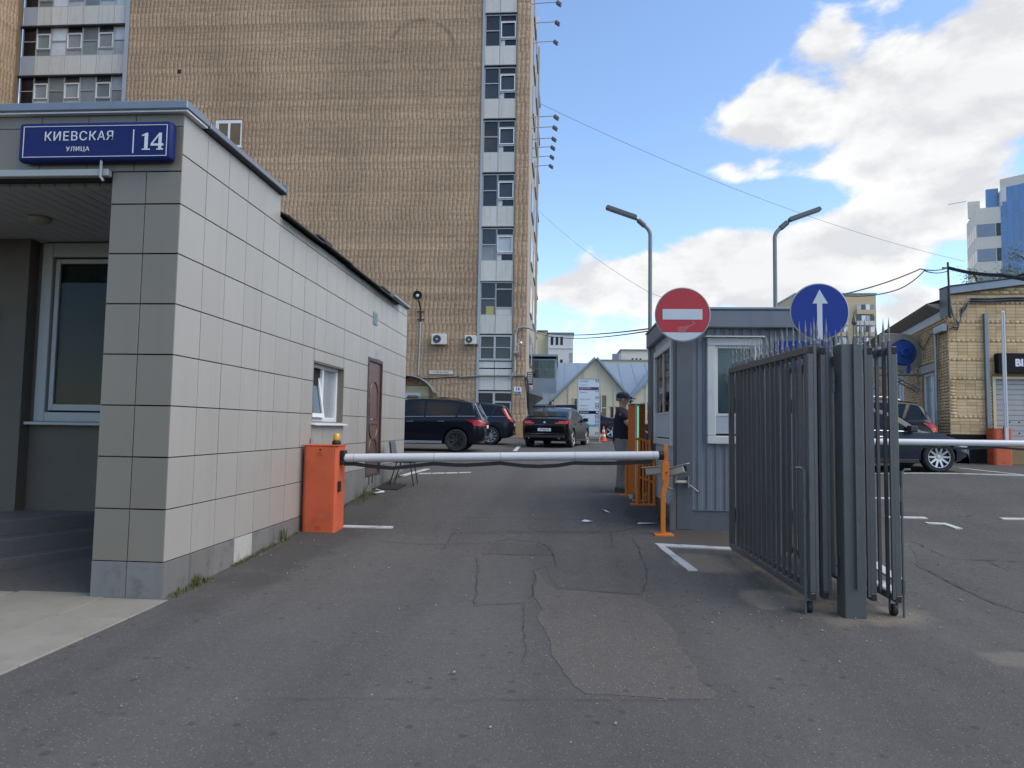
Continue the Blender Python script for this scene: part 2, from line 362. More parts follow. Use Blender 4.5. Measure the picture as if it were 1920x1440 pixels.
def m_asphalt(name, base, rough=.86, agg=.5, warm=0.0, blot=.3, spots=()):
    m = bpy.data.materials.new(name); T = NT(m)
    b = (base*(1+warm), base, base*(1-warm*1.3))
    big = T.noise(.35, 5, .6); mid = T.noise(2.2, 6, .65); sm1 = T.noise(14, 4, .6)
    f = T.math('ADD', T.math('MULTIPLY_ADD', T.math('SUBTRACT', big, .5), blot*1.6, 1.0), T.math('MULTIPLY_ADD', T.math('SUBTRACT', sm1, .5), .45, T.math('MULTIPLY', T.math('SUBTRACT', mid, .5), blot)))
    # worn wheel track bands along the drive
    tr = T.noise(1.0, 3, .5, stretch=(1.15, .05, 1)); f = T.math('MULTIPLY', f, T.ramp(tr, .35, .65, .88, 1.14))
    c = T.scale(b, f)
    v = T.n('ShaderNodeTexVoronoi'); v.inputs['Scale'].default_value = 75; T.l(T.pos.outputs['Position'], v.inputs['Vector'])
    hs = T.n('ShaderNodeSeparateColor'); T.l(v.outputs['Color'], hs.inputs[0])
    st = T.math('MULTIPLY', T.ramp(hs.outputs[0], .80, .97), T.ramp(v.outputs['Distance'], .45, .2))
    c = T.mix(T.math('MULTIPLY', st, agg), c, (base*3.2, base*3.0, base*2.7))
    dk = T.math('MULTIPLY', T.ramp(hs.outputs[1], .8, .95), T.ramp(v.outputs['Distance'], .5, .2))
    c = T.mix(T.math('MULTIPLY', dk, agg*.8), c, (base*.35, base*.35, base*.36))
    c = T.mix(T.math('MULTIPLY', T.ramp(T.noise(210, 2), .45, .72), .5), c, (base*1.8, base*1.75, base*1.65))
    stn = T.ramp(T.noise(1.3, 6, .7), .64, .78); c = T.mix(T.math('MULTIPLY', stn, .5), c, (base*.45, base*.45, base*.47))
    w = T.n('ShaderNodeTexVoronoi'); w.inputs['Scale'].default_value = 13; T.l(T.pos.outputs['Position'], w.inputs['Vector'])
    ws = T.n('ShaderNodeSeparateColor'); T.l(w.outputs['Color'], ws.inputs[0])
    sp = T.math('MULTIPLY', T.ramp(ws.outputs[0], .975, .99), T.ramp(w.outputs['Distance'], .10, .05))
    c = T.mix(sp, c, (.34, .33, .30))
    dsp = T.math('MULTIPLY', T.ramp(ws.outputs[1], .90, .97), T.ramp(w.outputs['Distance'], .42, .22)); c = T.mix(T.math('MULTIPLY', dsp, .5), c, (base*.4, base*.4, base*.42))
    for (x, y, sx, sy, wt, sc_) in spots:
        vm = T.n('ShaderNodeVectorMath'); vm.operation = 'MULTIPLY_ADD'; T.l(T.pos.outputs['Position'], vm.inputs[0]); vm.inputs[1].default_value = (1/sx, 1/sy, 0); vm.inputs[2].default_value = (-x/sx, -y/sy, 0)
        dt = T.n('ShaderNodeVectorMath'); dt.operation = 'DOT_PRODUCT'; T.l(vm.outputs[0], dt.inputs[0]); T.l(vm.outputs[0], dt.inputs[1])
        g = T.math('ADD', T.math('SUBTRACT', 1.0, dt.outputs['Value']), T.math('MULTIPLY', T.math('SUBTRACT', mid, .5), 2.4))
        c = T.mix(T.math('MULTIPLY', T.ramp(g, -.1, .7), wt), c, sc_)
    T.set('Base Color', c); T.set('Roughness', rough); T.set('Specular IOR Level', .35)
    h = T.math('ADD', T.math('MULTIPLY', v.outputs['Distance'], .8), T.noise(240, 3)); T.bump(h, .5, .006)
    MT[name] = m; return m
SANDC = (.20, .175, .135); DIRTC = (.045, .043, .042)
SPOTS = [(1.75, 7.9, .55, .5, .85, SANDC), (1.95, 6.5, .32, .4, .85, SANDC), (2.6, 6.15, .65, .4, .7, SANDC), (3.3, 5.1, .4, .25, .5, SANDC),
         (-3.1, 9.5, .6, 4.5, .6, DIRTC), (1.3, 10.6, .45, 1.1, .7, DIRTC), (2.0, 9.3, .8, .5, .6, (.075, .062, .05)), (4.6, 10.4, 2.2, 1.2, .35, DIRTC)]
M_asphalt = m_asphalt('asphalt', .080, agg=.9, warm=.05, spots=SPOTS)
M_asphalt_dark = m_asphalt('asphalt_dark', .069, agg=.9, warm=.055, blot=.35)
M_asphalt_fresh = m_asphalt('asphalt_patch_smooth', .079, warm=.055, agg=.75, blot=.28)
M_asphalt_rough = m_asphalt('asphalt_coarse', .095, agg=1.0, warm=.095, blot=.3)
M_paver = mat('concrete_paver', (.235, .22, .18), .85, var=.2, vs=2.5, rnd=.09, bump=.25, bs=120, grime=.35, fine=.15, gcol=(.13, .125, .11))
# ---------------------------------------------------------------- ground
CP = [(-900, -.07), (5.5, -.07), (7, -.03), (9, .06), (11, .21), (13, .34), (15, .44), (18, .55), (24.5, .69), (30, .78), (34, .9), (40, .92), (90, .95), (900, .95)]
_cx = [a for a, b in CP]; _cy = [b for a, b in CP]
def _sm(x, a, b):
    t = min(1, max(0, (x-a)/(b-a))); return t*t*(3-2*t)
_YT = np.arange(-1, 44.01, .25); _ZT = np.mean([np.interp(_YT+d, _cx, _cy) for d in (-.5, -.25, 0, .25, .5)], axis=0)
def gz(x, y):
    z = float(np.interp(y, _YT, _ZT)) if y < 44 else float(np.interp(y, _cx, _cy))
    return z+.12*_sm(x, 5, 9)*_sm(y, 9, 14)
def sheet(name, xs, ys, mat, parent=None, off=0, kind=None):
    vs = [(x, y, gz(x, y)+off) for y in ys for x in xs]; n = len(xs)
    fs = [(j*n+i, j*n+i+1, (j+1)*n+i+1, (j+1)*n+i) for j in range(len(ys)-1) for i in range(n-1)]
    me = bpy.data.meshes.new(name); me.from_pydata(vs, [], fs); me.materials.append(mat)
    return finish(name, me, (0, 0, 0), parent, kind=kind)
xs = [-700, -200, -90, -50, -30, -20, -12, -8, -6, -4, -3, -2, -1, 0, 1, 2, 3, 4]+list(np.arange(5, 9.01, .25))+[10, 11, 12, 14, 17, 22, 30, 50, 90, 200, 700]
ys = [-700, -250, -90, -40, -15, -5]+list(np.arange(-1, 44.01, .25))+[50, 60, 90, 150, 300, 900]
asphalt = sheet('asphalt', xs, ys, M_asphalt, kind='structure')
_lay = [0.0]
def poly_sheet(name, pts, mat, off=.004, jit=.03, step=.09, seed=0, parent=None):
    """flat piece lying on the asphalt, outline roughened, cut where the ground profile bends"""
    rnd = random.Random(seed+len(pts)*7); P = []
    n = len(pts)
    for i in range(n):
        a = Vector((*pts[i], 0)); b = Vector((*pts[(i+1) % n], 0)); k = max(1, int((b-a).length/step)); t = (b-a).normalized() if (b-a).length else Vector((1, 0, 0)); nn = Vector((-t.y, t.x, 0))
        for q in range(k):
            p = a+(b-a)*(q/k)
            if jit:
                ph = (i*3.1+q*.35+seed); p += nn*jit*(.6*math.sin(ph*1.7)+.5*math.sin(ph*.63+1)+rnd.uniform(-.25, .25))*(0 if q == 0 else 1)
            P.append(p)
    bm = bmesh.new(); bv = [bm.verts.new(p) for p in P]
    for tri in tessellate_polygon([P]): bm.faces.new([bv[i] for i in tri])
    y0 = min(p.y for p in P); y1 = max(p.y for p in P)
    for yc in np.arange(math.ceil(y0/.25)*.25, y1, .25):
        bmesh.ops.bisect_plane(bm, geom=bm.verts[:]+bm.edges[:]+bm.faces[:], plane_co=(0, yc, 0), plane_no=(0, 1, 0))
    for v in bm.verts: v.co.z = gz(v.co.x, v.co.y)+off
    bm.normal_update()
    for f in bm.faces:
        if f.normal.z < 0: f.normal_flip()
    ed = [e for e in bm.edges if len(e.link_faces) == 1]
    ex = bmesh.ops.extrude_edge_only(bm, edges=ed)
    for g in ex['geom']:
        if isinstance(g, bmesh.types.BMVert): g.co.z -= off+.003
    me = bpy.data.meshes.new(name); bm.to_mesh(me); bm.free(); me.materials.append(mat)
    return finish(name, me, (0, 0, 0), parent)
def strip(name, pts, w, mat, off=.012, jit=.02, step=.12, seed=0, parent=None, taper=True):
    rnd = random.Random(seed); P = []; wk = Vector((0, 0, 0))
    for a, b in zip(pts[:-1], pts[1:]):
        a = Vector((*a, 0)); b = Vector((*b, 0)); k = max(1, int((b-a).length/step))
        for q in range(k): wk = wk*.75+Vector((rnd.uniform(-jit, jit), rnd.uniform(-jit, jit), 0))*.55; P.append(a+(b-a)*(q/k)+wk)
    P.append(Vector((*pts[-1], 0))); vs = []; n = len(P)
    for i, p in enumerate(P):
        t = (P[min(i+1, n-1)]-P[max(i-1, 0)]).normalized(); q = Vector((-t.y, t.x, 0))
        ww = w*rnd.uniform(.35, 1.3)*.5 if jit else w*.5
        if taper: ww *= min(1, .25+i*.3, .25+(n-1-i)*.3)
        for s in (-1, 1):
            r = p+q*ww*s; vs.append((r.x, r.y, gz(r.x, r.y)+off))
    me = bpy.data.meshes.new(name); me.from_pydata(vs, [], [(2*i, 2*i+2, 2*i+3, 2*i+1) for i in range(n-1)]); me.materials.append(mat)
    return finish(name, me, (0, 0, 0), parent)
A = asphalt
poly_sheet('asphalt_patch', [(-1.7, 3.87), (.94, 4.12), (2.68, 4.22), (4.2, 4.3), (4.2, 1.0), (-1.66, 1.0)], M_asphalt_fresh, .0018, .02, seed=2, parent=A)
poly_sheet('asphalt_patch', [(-.25, 7.34), (-.15, 5.85), (-.04, 4.82), (.1, 4.28), (.17, 4.16), (.92, 4.17), (.96, 4.26), (.88, 4.52), (.89, 5.28), (.88, 6.13), (.71, 6.48), (-.03, 6.6)], M_asphalt_rough, .0030, .035, seed=3, parent=A)
poly_sheet('asphalt_patch', [(-.94, 7.85), (-.27, 7.94), (-.1, 7.59), (-.29, 7.3), (-.27, 7.02), (-.24, 6.16), (-.72, 5.99)], M_asphalt_fresh, .0038, .015, seed=4, parent=A)
poly_sheet('asphalt_patch', [(-.89, 7.99), (-.82, 8.6), (-.13, 8.63), (-.07, 8.04)], M_asphalt_dark, .0048, .03, seed=5, parent=A)
poly_sheet('asphalt_patch', [(-.2, 7.81), (.62, 8.76), (.93, 8.22), (.9, 7.15), (.79, 6.55), (-.0, 6.66)], M_asphalt_fresh, .0024, .02, seed=6, parent=A)
poly_sheet('asphalt_patch', [(4.1, 8.25), (4.0, 7.73), (3.97, 7.12), (3.97, 6.62), (4.06, 6.3), (4.4, 5.7), (7, 5.6), (7, 9.5), (4.7, 9.6)], M_asphalt_dark, .002, .03, seed=9, parent=A)
poly_sheet('asphalt_patch', [(-2.3, 13.2), (-1.9, 10.2), (1.0, 10.2), (1.1, 12.3), (.3, 12.8)], M_asphalt_fresh, .002, .05, seed=12, parent=A)
cr = [([(-2.29, 8.54), (-1.62, 8.41), (-.95, 8.56), (-.6, 8.86), (-.25, 8.71), (-.08, 8.23), (-.06, 7.47)], .022), ([(-.92, 9.3), (.02, 9.4), (.74, 9.46), (1.14, 9.76), (1.46, 9.97)], .02),
      ([(.96, 9.11), (.97, 8.09), (.89, 7.05), (.8, 6.68), (.66, 6.49)], .016), ([(4.06, 8.26), (3.99, 7.73), (3.95, 7.12), (3.95, 6.62), (4.03, 6.31), (4.4, 5.7), (4.9, 5.0)], .022),
      ([(4.55, 9.52), (4.62, 9.24), (4.56, 8.53), (4.68, 8.42), (5.6, 8.4)], .025), ([(6.13, 11.13), (6.25, 11.06), (6.52, 11.23)], .05), ([(4.97, 8.45), (4.94, 8.07), (4.92, 7.91)], .025),
      ([(-.27, 7.34), (-.2, 7.0), (-.23, 6.6), (-.26, 6.2)], .018), ([(-.72, 6.0), (-.78, 6.9), (-.94, 7.85)], .012), ([(-.72, 6.0), (-.3, 6.12), (-.25, 5.4), (-.2, 4.6)], .010),
      ([(-1.38, 8.12), (-1.42, 9.14), (.7, 9.39), (.67, 8.38)], .014), ([(-.04, 6.63), (.79, 6.53)], .012), ([(-1.79, 3.85), (-.44, 4.0), (.91, 4.13)], .008),
      ([(5.6, 11.9), (5.2, 12.4), (5.9, 12.9), (7.3, 12.4)], .02), ([(-2.2, 10.9), (-1.0, 11.2), (.4, 11.0), (1.2, 11.3)], .014), ([(.66, 8.1), (.62, 7.6), (.75, 7.1)], .008)]
for i, (p, w) in enumerate(cr): strip('crack', p, w*.5, M_crack, .0102, .03 if i not in (10, 12) else .015, .07, seed=i, parent=A)
# painted markings
def paint(pts, off=.0145, seed=0): return poly_sheet('painted_line', pts, M_asphaltmark, off, .006, .06, seed, parent=A)
paint([(-2.98, 9.40), (-2.29, 9.41), (-2.28, 9.30), (-2.98, 9.29)], seed=1)
paint([(1.21, 8.81), (2.12, 8.71), (2.10, 8.58), (1.31, 8.66), (1.49, 7.52), (1.38, 7.51)], seed=2)
paint([(5.9, 16.5), (13.5, 15.75), (13.5, 15.63), (5.9, 16.38)], seed=3)
paint([(9.75, 17.6), (9.88, 17.6), (10.4, 16.15), (10.28, 16.15)], seed=4)
paint([(5.0, 11.0), (5.6, 10.99), (5.6, 10.88), (5.0, 10.9)], seed=5)
paint([(5.4, 10.6), (5.69, 10.56), (5.72, 10.2), (5.62, 10.2), (5.6, 10.46), (5.4, 10.5)], seed=6)
paint([(5.2, 12.8), (5.95, 12.75), (5.95, 12.62), (5.2, 12.67)], seed=7)
paint([(3.5, 8.2), (3.62, 8.2), (3.56, 7.4), (3.44, 7.4)], seed=8)
paint([(3.2, 7.3), (3.31, 7.3), (3.29, 6.85), (3.18, 6.85)], seed=9)
paint([(6.7, 11.0), (7.9, 10.95), (7.9, 10.85), (6.7, 10.9)], seed=10)
paint([(-3.45, 14.45), (-3.33, 14.42), (-3.05, 16.0), (-3.17, 16.0)], seed=11)
for k in range(4): paint([(-3.1+k*.28, 14.9+k*.12), (-2.85+k*.28, 15.0+k*.12), (-2.85+k*.28, 15.12+k*.12), (-3.1+k*.28, 15.02+k*.12)], seed=12+k)
paint([(-1.62, 23.6), (-1.48, 23.6), (-1.55, 27.2), (-1.69, 27.2)], seed=17)
# paved strip in front of the porch, slab by slab
pave = B('pavement', -9, -3.40, -1, 8.2, -.3, -.078, M_grout, kind='structure')
def slabrow(x0, x1, ys, z=-.058):
    for a, b in zip(ys[:-1], ys[1:]):
        if a > 5.3 and x1 > -4.1: continue
        piece('slab', x0+.003, x1-.003, a+.003, b-.003, -.12, z+random.uniform(-.002, .002), M_paver, pave, .006)
slabrow(-4.0, -3.405, [1.2, 1.8, 2.4, 3.0, 3.6, 4.2, 4.8, 5.3, 5.86])
piece('slab', -4.0+.003, -3.408, 5.303, 5.857, -.12, -.058, M_paver, pave, .006)
for k, x in enumerate((-4.9, -5.8, -6.7, -7.6)): slabrow(x, x+.9, [1.0+.2*k, 1.9+.2*k, 2.8+.2*k, 3.7+.2*k, 4.55+.2*k, 5.3+.15*k, 6.0+.15*k, 6.9, 7.8])
# ---------------------------------------------------------------- tiled gatehouse on the left
def rect_minus(rects, hole):
    out = []; (a0, a1, b0, b1) = hole
    for (x0, x1, y0, y1) in rects:
        if a1 <= x0 or a0 >= x1 or b1 <= y0 or b0 >= y1: out.append((x0, x1, y0, y1)); continue
        if x0 < a0: out.append((x0, a0, y0, y1))
        if x1 > a1: out.append((a1, x1, y0, y1))
        u0, u1 = max(x0, a0), min(x1, a1)
        if y0 < b0: out.append((u0, u1, y0, b0))
        if y1 > b1: out.append((u0, u1, b1, y1))
    return [r for r in out if r[1]-r[0] > .012 and r[3]-r[2] > .012]
GX, GY, GE = -3.48, 5.87, 15.09
gh = thing('gatehouse', 'low gatehouse clad in pale grey square tiles with porch and brown door', 'building', (-5.2, 9.5, -.07))
WIN = (9.36, 10.72, 1.535, 2.395); DOOR = (12.09, 13.05, .56, 2.72)
w = MB()
for r in rect_minus(rect_minus([(GY+.012, GE, -.3, 4.06), (GY+.012, 8.02, 4.06, 4.33), (13.68, GE, 4.06, 4.125)], WIN), DOOR): w.box(GX-.30, GX-.012, r[0], r[1], r[2], r[3])
w.box(-8, GX-.30, GE-.25, GE, -.3, 4.05)
w.build('wall', M_grout, gh)
rows = [.258+.4617*k for k in range(9)]
rb = rows+[4.33]
cols = [GY+.4375*k for k in range(30)]
cols = [c for c in cols if c < GE-.05]+[GE]
for k in range(len(rb)-1):
    for a, b in zip(cols[:-1], cols[1:]):
        z0, z1 = rb[k], rb[k+1]
        if a > 8.0: z1 = min(z1, 4.06 if a < 13.5 else 4.125)
        if z1-z0 < .03: continue
        if k == 0 and a > 9.2: continue
        rr = rect_minus(rect_minus([(a, b, z0, z1)], WIN), DOOR)
        for (p, q, s, t) in rr:
            piece('tile', GX-.011, GX+random.uniform(-.0012, .0012), p+.0045, q-.0045, s+.005, t-.005, M_tile, gh, .002)
for a, b in zip(cols[:-1], cols[1:]):
    z1 = .258 if a <= 9.2 else rows[1]
    if abs(a-(GY+.4375*3)) < .05:
        w = MB(); w.box(GX-.011, GX-.003, a, b, -.1, z1-.002); w.build('bare_render', M_conc, gh); continue
    for (p, q, s, t) in rect_minus([(a, b, -.12, z1)], DOOR):
        piece('plinth_tile', GX-.011, GX+.004, p+.003, q-.003, s, t-.004, M_plinth, gh, .002)
# front pillar and fascia
w = MB(); w.box(-4.14, GX-.014, GY+.012, 6.45, -.3, 3.80); w.box(-9, GX-.014, GY+.012, 6.15, 3.80, 4.33); w.build('wall', M_grout, gh)
for k in range(8):
    z0, z1 = rows[k], min(rows[k+1] if k < 7 else 3.795, 3.795)
    for a, b in ((-4.146, -3.818), (-3.818, -3.482)):
        piece('tile', a+.004, b-.004, GY-.001, GY+.011, z0+.006, z1-.006, M_tile_shade, gh, .002)
for a, b in ((-4.146, -3.818), (-3.818, -3.482)): piece('plinth_tile', a+.003, b-.003, GY-.004, GY+.011, -.1, .255, M_plinth, gh, .002)
xc = -3.482
while xc > -8.6:
    for z0, z1 in ((3.797, 4.215), (4.215, 4.33)): piece('tile', xc-.46+.003, xc-.003, GY-.001, GY+.011, z0+.003, z1-.002, M_tile_shade, gh, .002)
    xc -= .46
for k in range(8):
    piece('tile', -4.151, -4.14, GY+.012, 6.44, rows[k]+.003, min(rows[k]+.4617, 3.795)-.003, M_tile_shade, gh, .002)
# sheet metal cappings
B('parapet_cap', -6.0, -3.41, 5.79, 6.2, 4.35, 4.428, M_capmetal, gh, .008)
B('parapet_cap', -9, -6.004, 5.79, 6.2, 4.343, 4.421, M_capmetal, gh, .008)
B('cap_drip', -9, -3.425, 5.815, 6.18, 4.333, 4.349, M_white, gh)
w = MB().prism([(-3.80, 4.35), (-3.405, 4.342), (-3.405, 4.40), (-3.62, 4.445), (-3.80, 4.445)], 'y', 6.205, 8.04); w.build('parapet_cap', M_capmetal, gh, .006)
B('cap_drip', -3.8, -3.43, 6.21, 8.03, 4.331, 4.345, M_rooftar, gh)
B('cap_end', -3.8, -3.40, 8.043, 8.06, 4.325, 4.45, M_capmetal, gh)
B('parapet_cap', -3.85, -3.41, 13.62, 15.12, 4.14, 4.20, M_capmetal, gh, .006)
# low roof with ragged sheet edge
w = MB(); yy = 8.07
segs = [(8.07, 9.3, 4.085, -3.36), (9.3, 10.6, 4.10, -3.35), (10.6, 12.2, 4.072, -3.34), (12.2, 14.2, 4.055, -3.33)]
for (a, b, z, x) in segs: w.prism([(-8, z+.16), (x-.15, z+.03), (x, z-.03), (x, z-.012), (x-.15, z+.055), (-8, z+.19)], 'y', a, b+.02)
w.build('roof_sheet', M_rooftar, gh)
for a, b, z in ((9.15, 9.7, 4.13), (12.6, 13.2, 4.12)): B('loose_felt', -3.7, -3.38, a, b, z-.01, z+.02, M_rooftar, gh)
# side window, set back, with tilted sash
wf = B('window', GX-.21, GX-.15, 9.36, 10.72, WIN[2], WIN[3], M_dark, gh)
wf['label'] = 'small white window with tilted open sash'
X0 = GX-.15
for args in ((X0, X0+.05, 9.36, 10.72, 2.33, 2.395), (X0, X0+.05, 9.36, 10.72, 1.535, 1.60), (X0, X0+.05, 9.36, 9.42, 1.60, 2.33), (X0, X0+.05, 10.66, 10.72, 1.60, 2.33), (X0, X0+.05, 10.02, 10.07, 1.60, 2.33)):
    B('frame', *args, M_white, wf, .006)
B('pane', X0+.002, X0+.008, 10.07, 10.66, 1.6, 2.33, M_pane2, wf)
sa = MB()
def tiltp(y, z): return (X0+.055-(z-1.6)*.16, y, z)
for (y0, y1, z0, z1) in ((9.42, 10.03, 1.6, 1.66), (9.42, 10.03, 2.22, 2.28), (9.42, 9.48, 1.66, 2.22), (9.97, 10.03, 1.66, 2.22)):
    v = [tiltp(y0, z0), tiltp(y1, z0), tiltp(y1, z1), tiltp(y0, z1)]; v2 = [(a+.04, b, c) for a, b, c in v]
    sa.add(v+v2, [(0, 3, 2, 1), (4, 5, 6, 7), (0, 1, 5, 4), (1, 2, 6, 5), (2, 3, 7, 6), (3, 0, 4, 7)])
sash = sa.build('sash', M_white, wf)
pg = MB(); v = [tiltp(9.48, 1.66), tiltp(9.97, 1.66), tiltp(9.97, 2.22), tiltp(9.48, 2.22)]; v = [(a+.02, b, c) for a, b, c in v]; pg.add(v, [(0, 1, 2, 3)]); pg.build('pane', M_pane, wf)
for a in ((9.363, 9.375, WIN[2]+.003, WIN[3]-.016), (10.705, 10.717, WIN[2]+.003, WIN[3]-.016), (9.363, 10.717, WIN[3]-.015, WIN[3]-.003)): B('reveal', GX-.098, GX-.001, *a, M_tile_shade, gh)
MB().prism([(GX-.15, 1.53), (GX+.07, 1.505), (GX+.07, 1.485), (GX-.15, 1.51)], 'y', 9.33, 10.76).build('sill', M_white, gh)
# brown steel door with pressed mouldings
dr = B('door', GX-.09, GX-.02, 12.13, 13.01, .60, 2.68, M_doorbrown, gh, .006); dr['label'] = 'brown pressed steel door'
w = MB(); w.box(GX-.1, GX+.012, 12.07, 12.135, .56, 2.74); w.box(GX-.1, GX+.012, 13.005, 13.07, .56, 2.74); w.box(GX-.1, GX+.012, 12.135, 13.005, 2.675, 2.74); w.box(GX-.1, GX+.012, 12.135, 13.005, .56, .605); w.build('frame', M_doordark, dr, .004)
def arch(yc, hw, z0, z1, up):
    p = [(yc-hw, z0), (yc-hw, z1)]
    if up: p += [(yc-hw*math.cos(a), z1+hw*math.sin(a)) for a in np.linspace(.2, 2.94, 9)]
    p += [(yc+hw, z1), (yc+hw, z0)]
    if not up: p += [(yc+hw*math.cos(a), z0-hw*math.sin(a)) for a in np.linspace(.2, 2.94, 9)]
    return p+[p[0]]
for (z0, z1, up) in ((1.62, 2.05, True), (.9, 1.0, True), (1.5, 1.53, False)):
    MB().tube([(GX-.015, y, z) for y, z in arch(12.57, .27, z0, z1, up)], .016, 6).build('moulding', M_doorbrown, dr, smooth=True)
w = MB(); w.box(GX-.025, GX-.008, 12.18, 12.23, 1.50, 1.68); w.tube([(GX-.01, 12.205, 1.6), (GX+.04, 12.205, 1.6), (GX+.04, 12.32, 1.6)], .01); w.build('handle', M_chrome, dr)
w = MB(); w.lathe([(.02, 0), (.02, .02)], (GX-.02, 12.2, 1.95), 'x', 12); w.lathe([(.014, 0), (.014, .015)], (GX-.02, 12.57, 2.0), 'x', 12); w.build('lock', M_chrome, dr)
for y in (12.3, 12.52): MB().tube([(GX+.012, y, .57), (GX+.012, y, .42)], .008).build('door_stop_rod', M_black, gh)
w = B('vent_grille', GX-.006, GX+.012, 12.31, 12.59, 3.37, 3.61, M_capmetal, gh, .004)
for k in range(7): B('louvre', GX+.012, GX+.02, 12.33, 12.57, 3.39+k*.03, 3.402+k*.03, M_frame_grey, w)
B('notice_plate', GX-.002, GX+.006, 12.57, 12.93, 2.75, 2.93, M_frame_grey, gh)
# conduit stub above the barrier cabinet
MB().tube([(GX+.02, 9.32, 1.15), (GX+.02, 9.32, 1.30)], .02).tube([(GX+.02, 9.32, 1.22), (GX+.12, 9.32, 1.22)], .015).build('conduit', M_galv, gh)
# porch
x = -4.16
while x > -8.6:
    piece('soffit_slat', x-.15, x-.004, 6.16, 8.1, 3.762, 3.80, M_soffit, gh, .004); x -= .155
B('soffit_backing', -9, -4.15, 6.16, 8.1, 3.801, 3.83, M_dark, gh)
w = MB()
for (x0, x1, z0, z1) in rect_minus([(-9, -3.8, -.3, 3.76)], (-6.56, -5.0, 1.48, 3.74)): w.box(x0, x1, 8.1, 8.3, z0, z1)
w.box(-9, -6.63, 7.94, 8.098, -.3, 3.758); w.box(-3.86, -3.79, 6.45, 8.1, -.3, 3.76); w.build('porch_wall', M_porch, gh)
pw = B('porch_window', -6.56, -5.0, 8.19, 8.2, 1.48, 3.74, M_dark, gh)
for a in ((-6.56, -6.42, 1.48, 3.74), (-5.14, -5.0, 1.48, 3.74), (-6.42, -5.14, 3.56, 3.74), (-6.42, -5.14, 1.48, 1.6)): B('frame', a[0], a[1], 8.06, 8.15, a[2], a[3], M_frame_grey, pw, .008)
for a in ((-6.40, -6.34, 1.62, 3.54), (-5.22, -5.16, 1.62, 3.54), (-6.34, -5.22, 3.48, 3.54), (-6.34, -5.22, 1.62, 1.70)): B('sash', a[0], a[1], 8.09, 8.14, a[2], a[3], M_frame_grey, pw, .006)
for k in range(58): piece('blind_slat', -6.34, -5.22, 8.165, 8.18, 1.71+k*.0305, 1.71+k*.0305+.026, M_blind, pw, 0)
B('pane', -6.34, -5.22, 8.115, 8.12, 1.70, 3.48, M_glassdark, pw)
B('sill', -6.62, -4.95, 7.98, 8.14, 1.44, 1.478, M_frame_grey, gh, .006)
d = Vector((-.48, -.88, 0)).normalized(); nrm = Vector((-d.y, d.x, 0)); nrm = nrm if nrm.x < 0 else -nrm
for k in range(3):
    c0 = Vector((-5.16, 7.55, 0))+nrm*(.02+.3*k)
    MB().obox(c0+d*.6+nrm*.7+Vector((0, 0, -.03+.155*k)), d, nrm, (0, 0, 1), 1.3, .7, .105).build('step', M_step, gh, .008)
cl = MB().lathe([(.11, 0), (.12, -.02), (.10, -.055), (.05, -.075), (0.001, -.08)], (-5.83, 7.09, 3.762), 'z', 24).build('ceiling_lamp', mat('lamp_opal', (.30, .30, .22), .4), gh, smooth=True)
w = MB(); w.box(-9, -4.14, 5.80, 5.86, 3.735, 3.80); w.build('rail_channel', M_frame_grey, gh, .006)
MB().tube([(-4.2, 5.79, 3.90), (-4.2, 5.785, 3.72), (-4.17, 5.785, 3.68)], .012).build('cable', M_frame_grey, gh)
nb = B('notice_board', -7.5, -7.0, 7.912, 7.936, 2.0, 2.95, M_frame_grey, None, .004, label='framed notice on dark porch wall at left edge', cat='notice')
B('sheet', -7.47, -7.03, 7.905, 7.911, 2.03, 2.92, M_white, nb)

# street sign
sg = thing('street_sign', 'navy blue illuminated street name sign with number 14 on porch fascia', 'sign', (-4.3, 5.82, 3.88))
MB().box(-5.0, -3.535, 5.765, 5.862, 3.862, 4.228).build('sign_box', M_navy, sg, .035, smooth=30, seg=3)
fy = 5.764
w = MB(); x0, x1, z0, z1, t = -4.945, -3.572, 3.897, 4.188, .0055
w.box(x0, x1, fy-.003, fy+.002, z1-t, z1); w.box(x0, x1, fy-.003, fy+.002, z0, z0+t); w.box(x0, x0+t, fy-.003, fy+.002, z0+t, z1-t); w.box(x1-t, x1, fy-.003, fy+.002, z0+t, z1-t)
w.build('border', M_lettering, sg)
B('divider', -3.894, -3.885, fy-.003, fy+.002, 3.925, 4.145, M_lettering, sg)
text('lettering', 'КИЕВСКАЯ', .118, (-4.41, fy-.002, 4.086), M_lettering, sg, sx=.98, spacing=1.12)
text('lettering', 'УЛИЦА', .058, (-4.415, fy-.002, 3.968), M_lettering, sg, bold=.0003, spacing=1.18)
def glyph(polys, x, z):
    for p in polys: MB().prism([(x+a, z+b) for a, b in p], 'y', fy-.004, fy+.001).build('digit_stroke', M_lettering, sg)
glyph([[(.026, .012), (.056, .012), (.056, .158), (.04, .158), (.0, .138), (.0, .128), (.026, .134)], [(.004, 0), (.078, 0), (.078, .0115), (.004, .0115)]], -3.808, 3.953)
glyph([[(.072, .012), (.100, .012), (.100, .0375), (.072, .0375)], [(0, .038), (.118, .038), (.118, .058), (0, .058)], [(.072, .0585), (.100, .0585), (.100, .158), (.088, .158), (.072, .128)], [(0, .0585), (.018, .0585), (.0715, .127), (.0875, .158), (.078, .158)], [(.055, 0), (.116, 0), (.116, .0115), (.055, .0115)]], -3.722, 3.953)
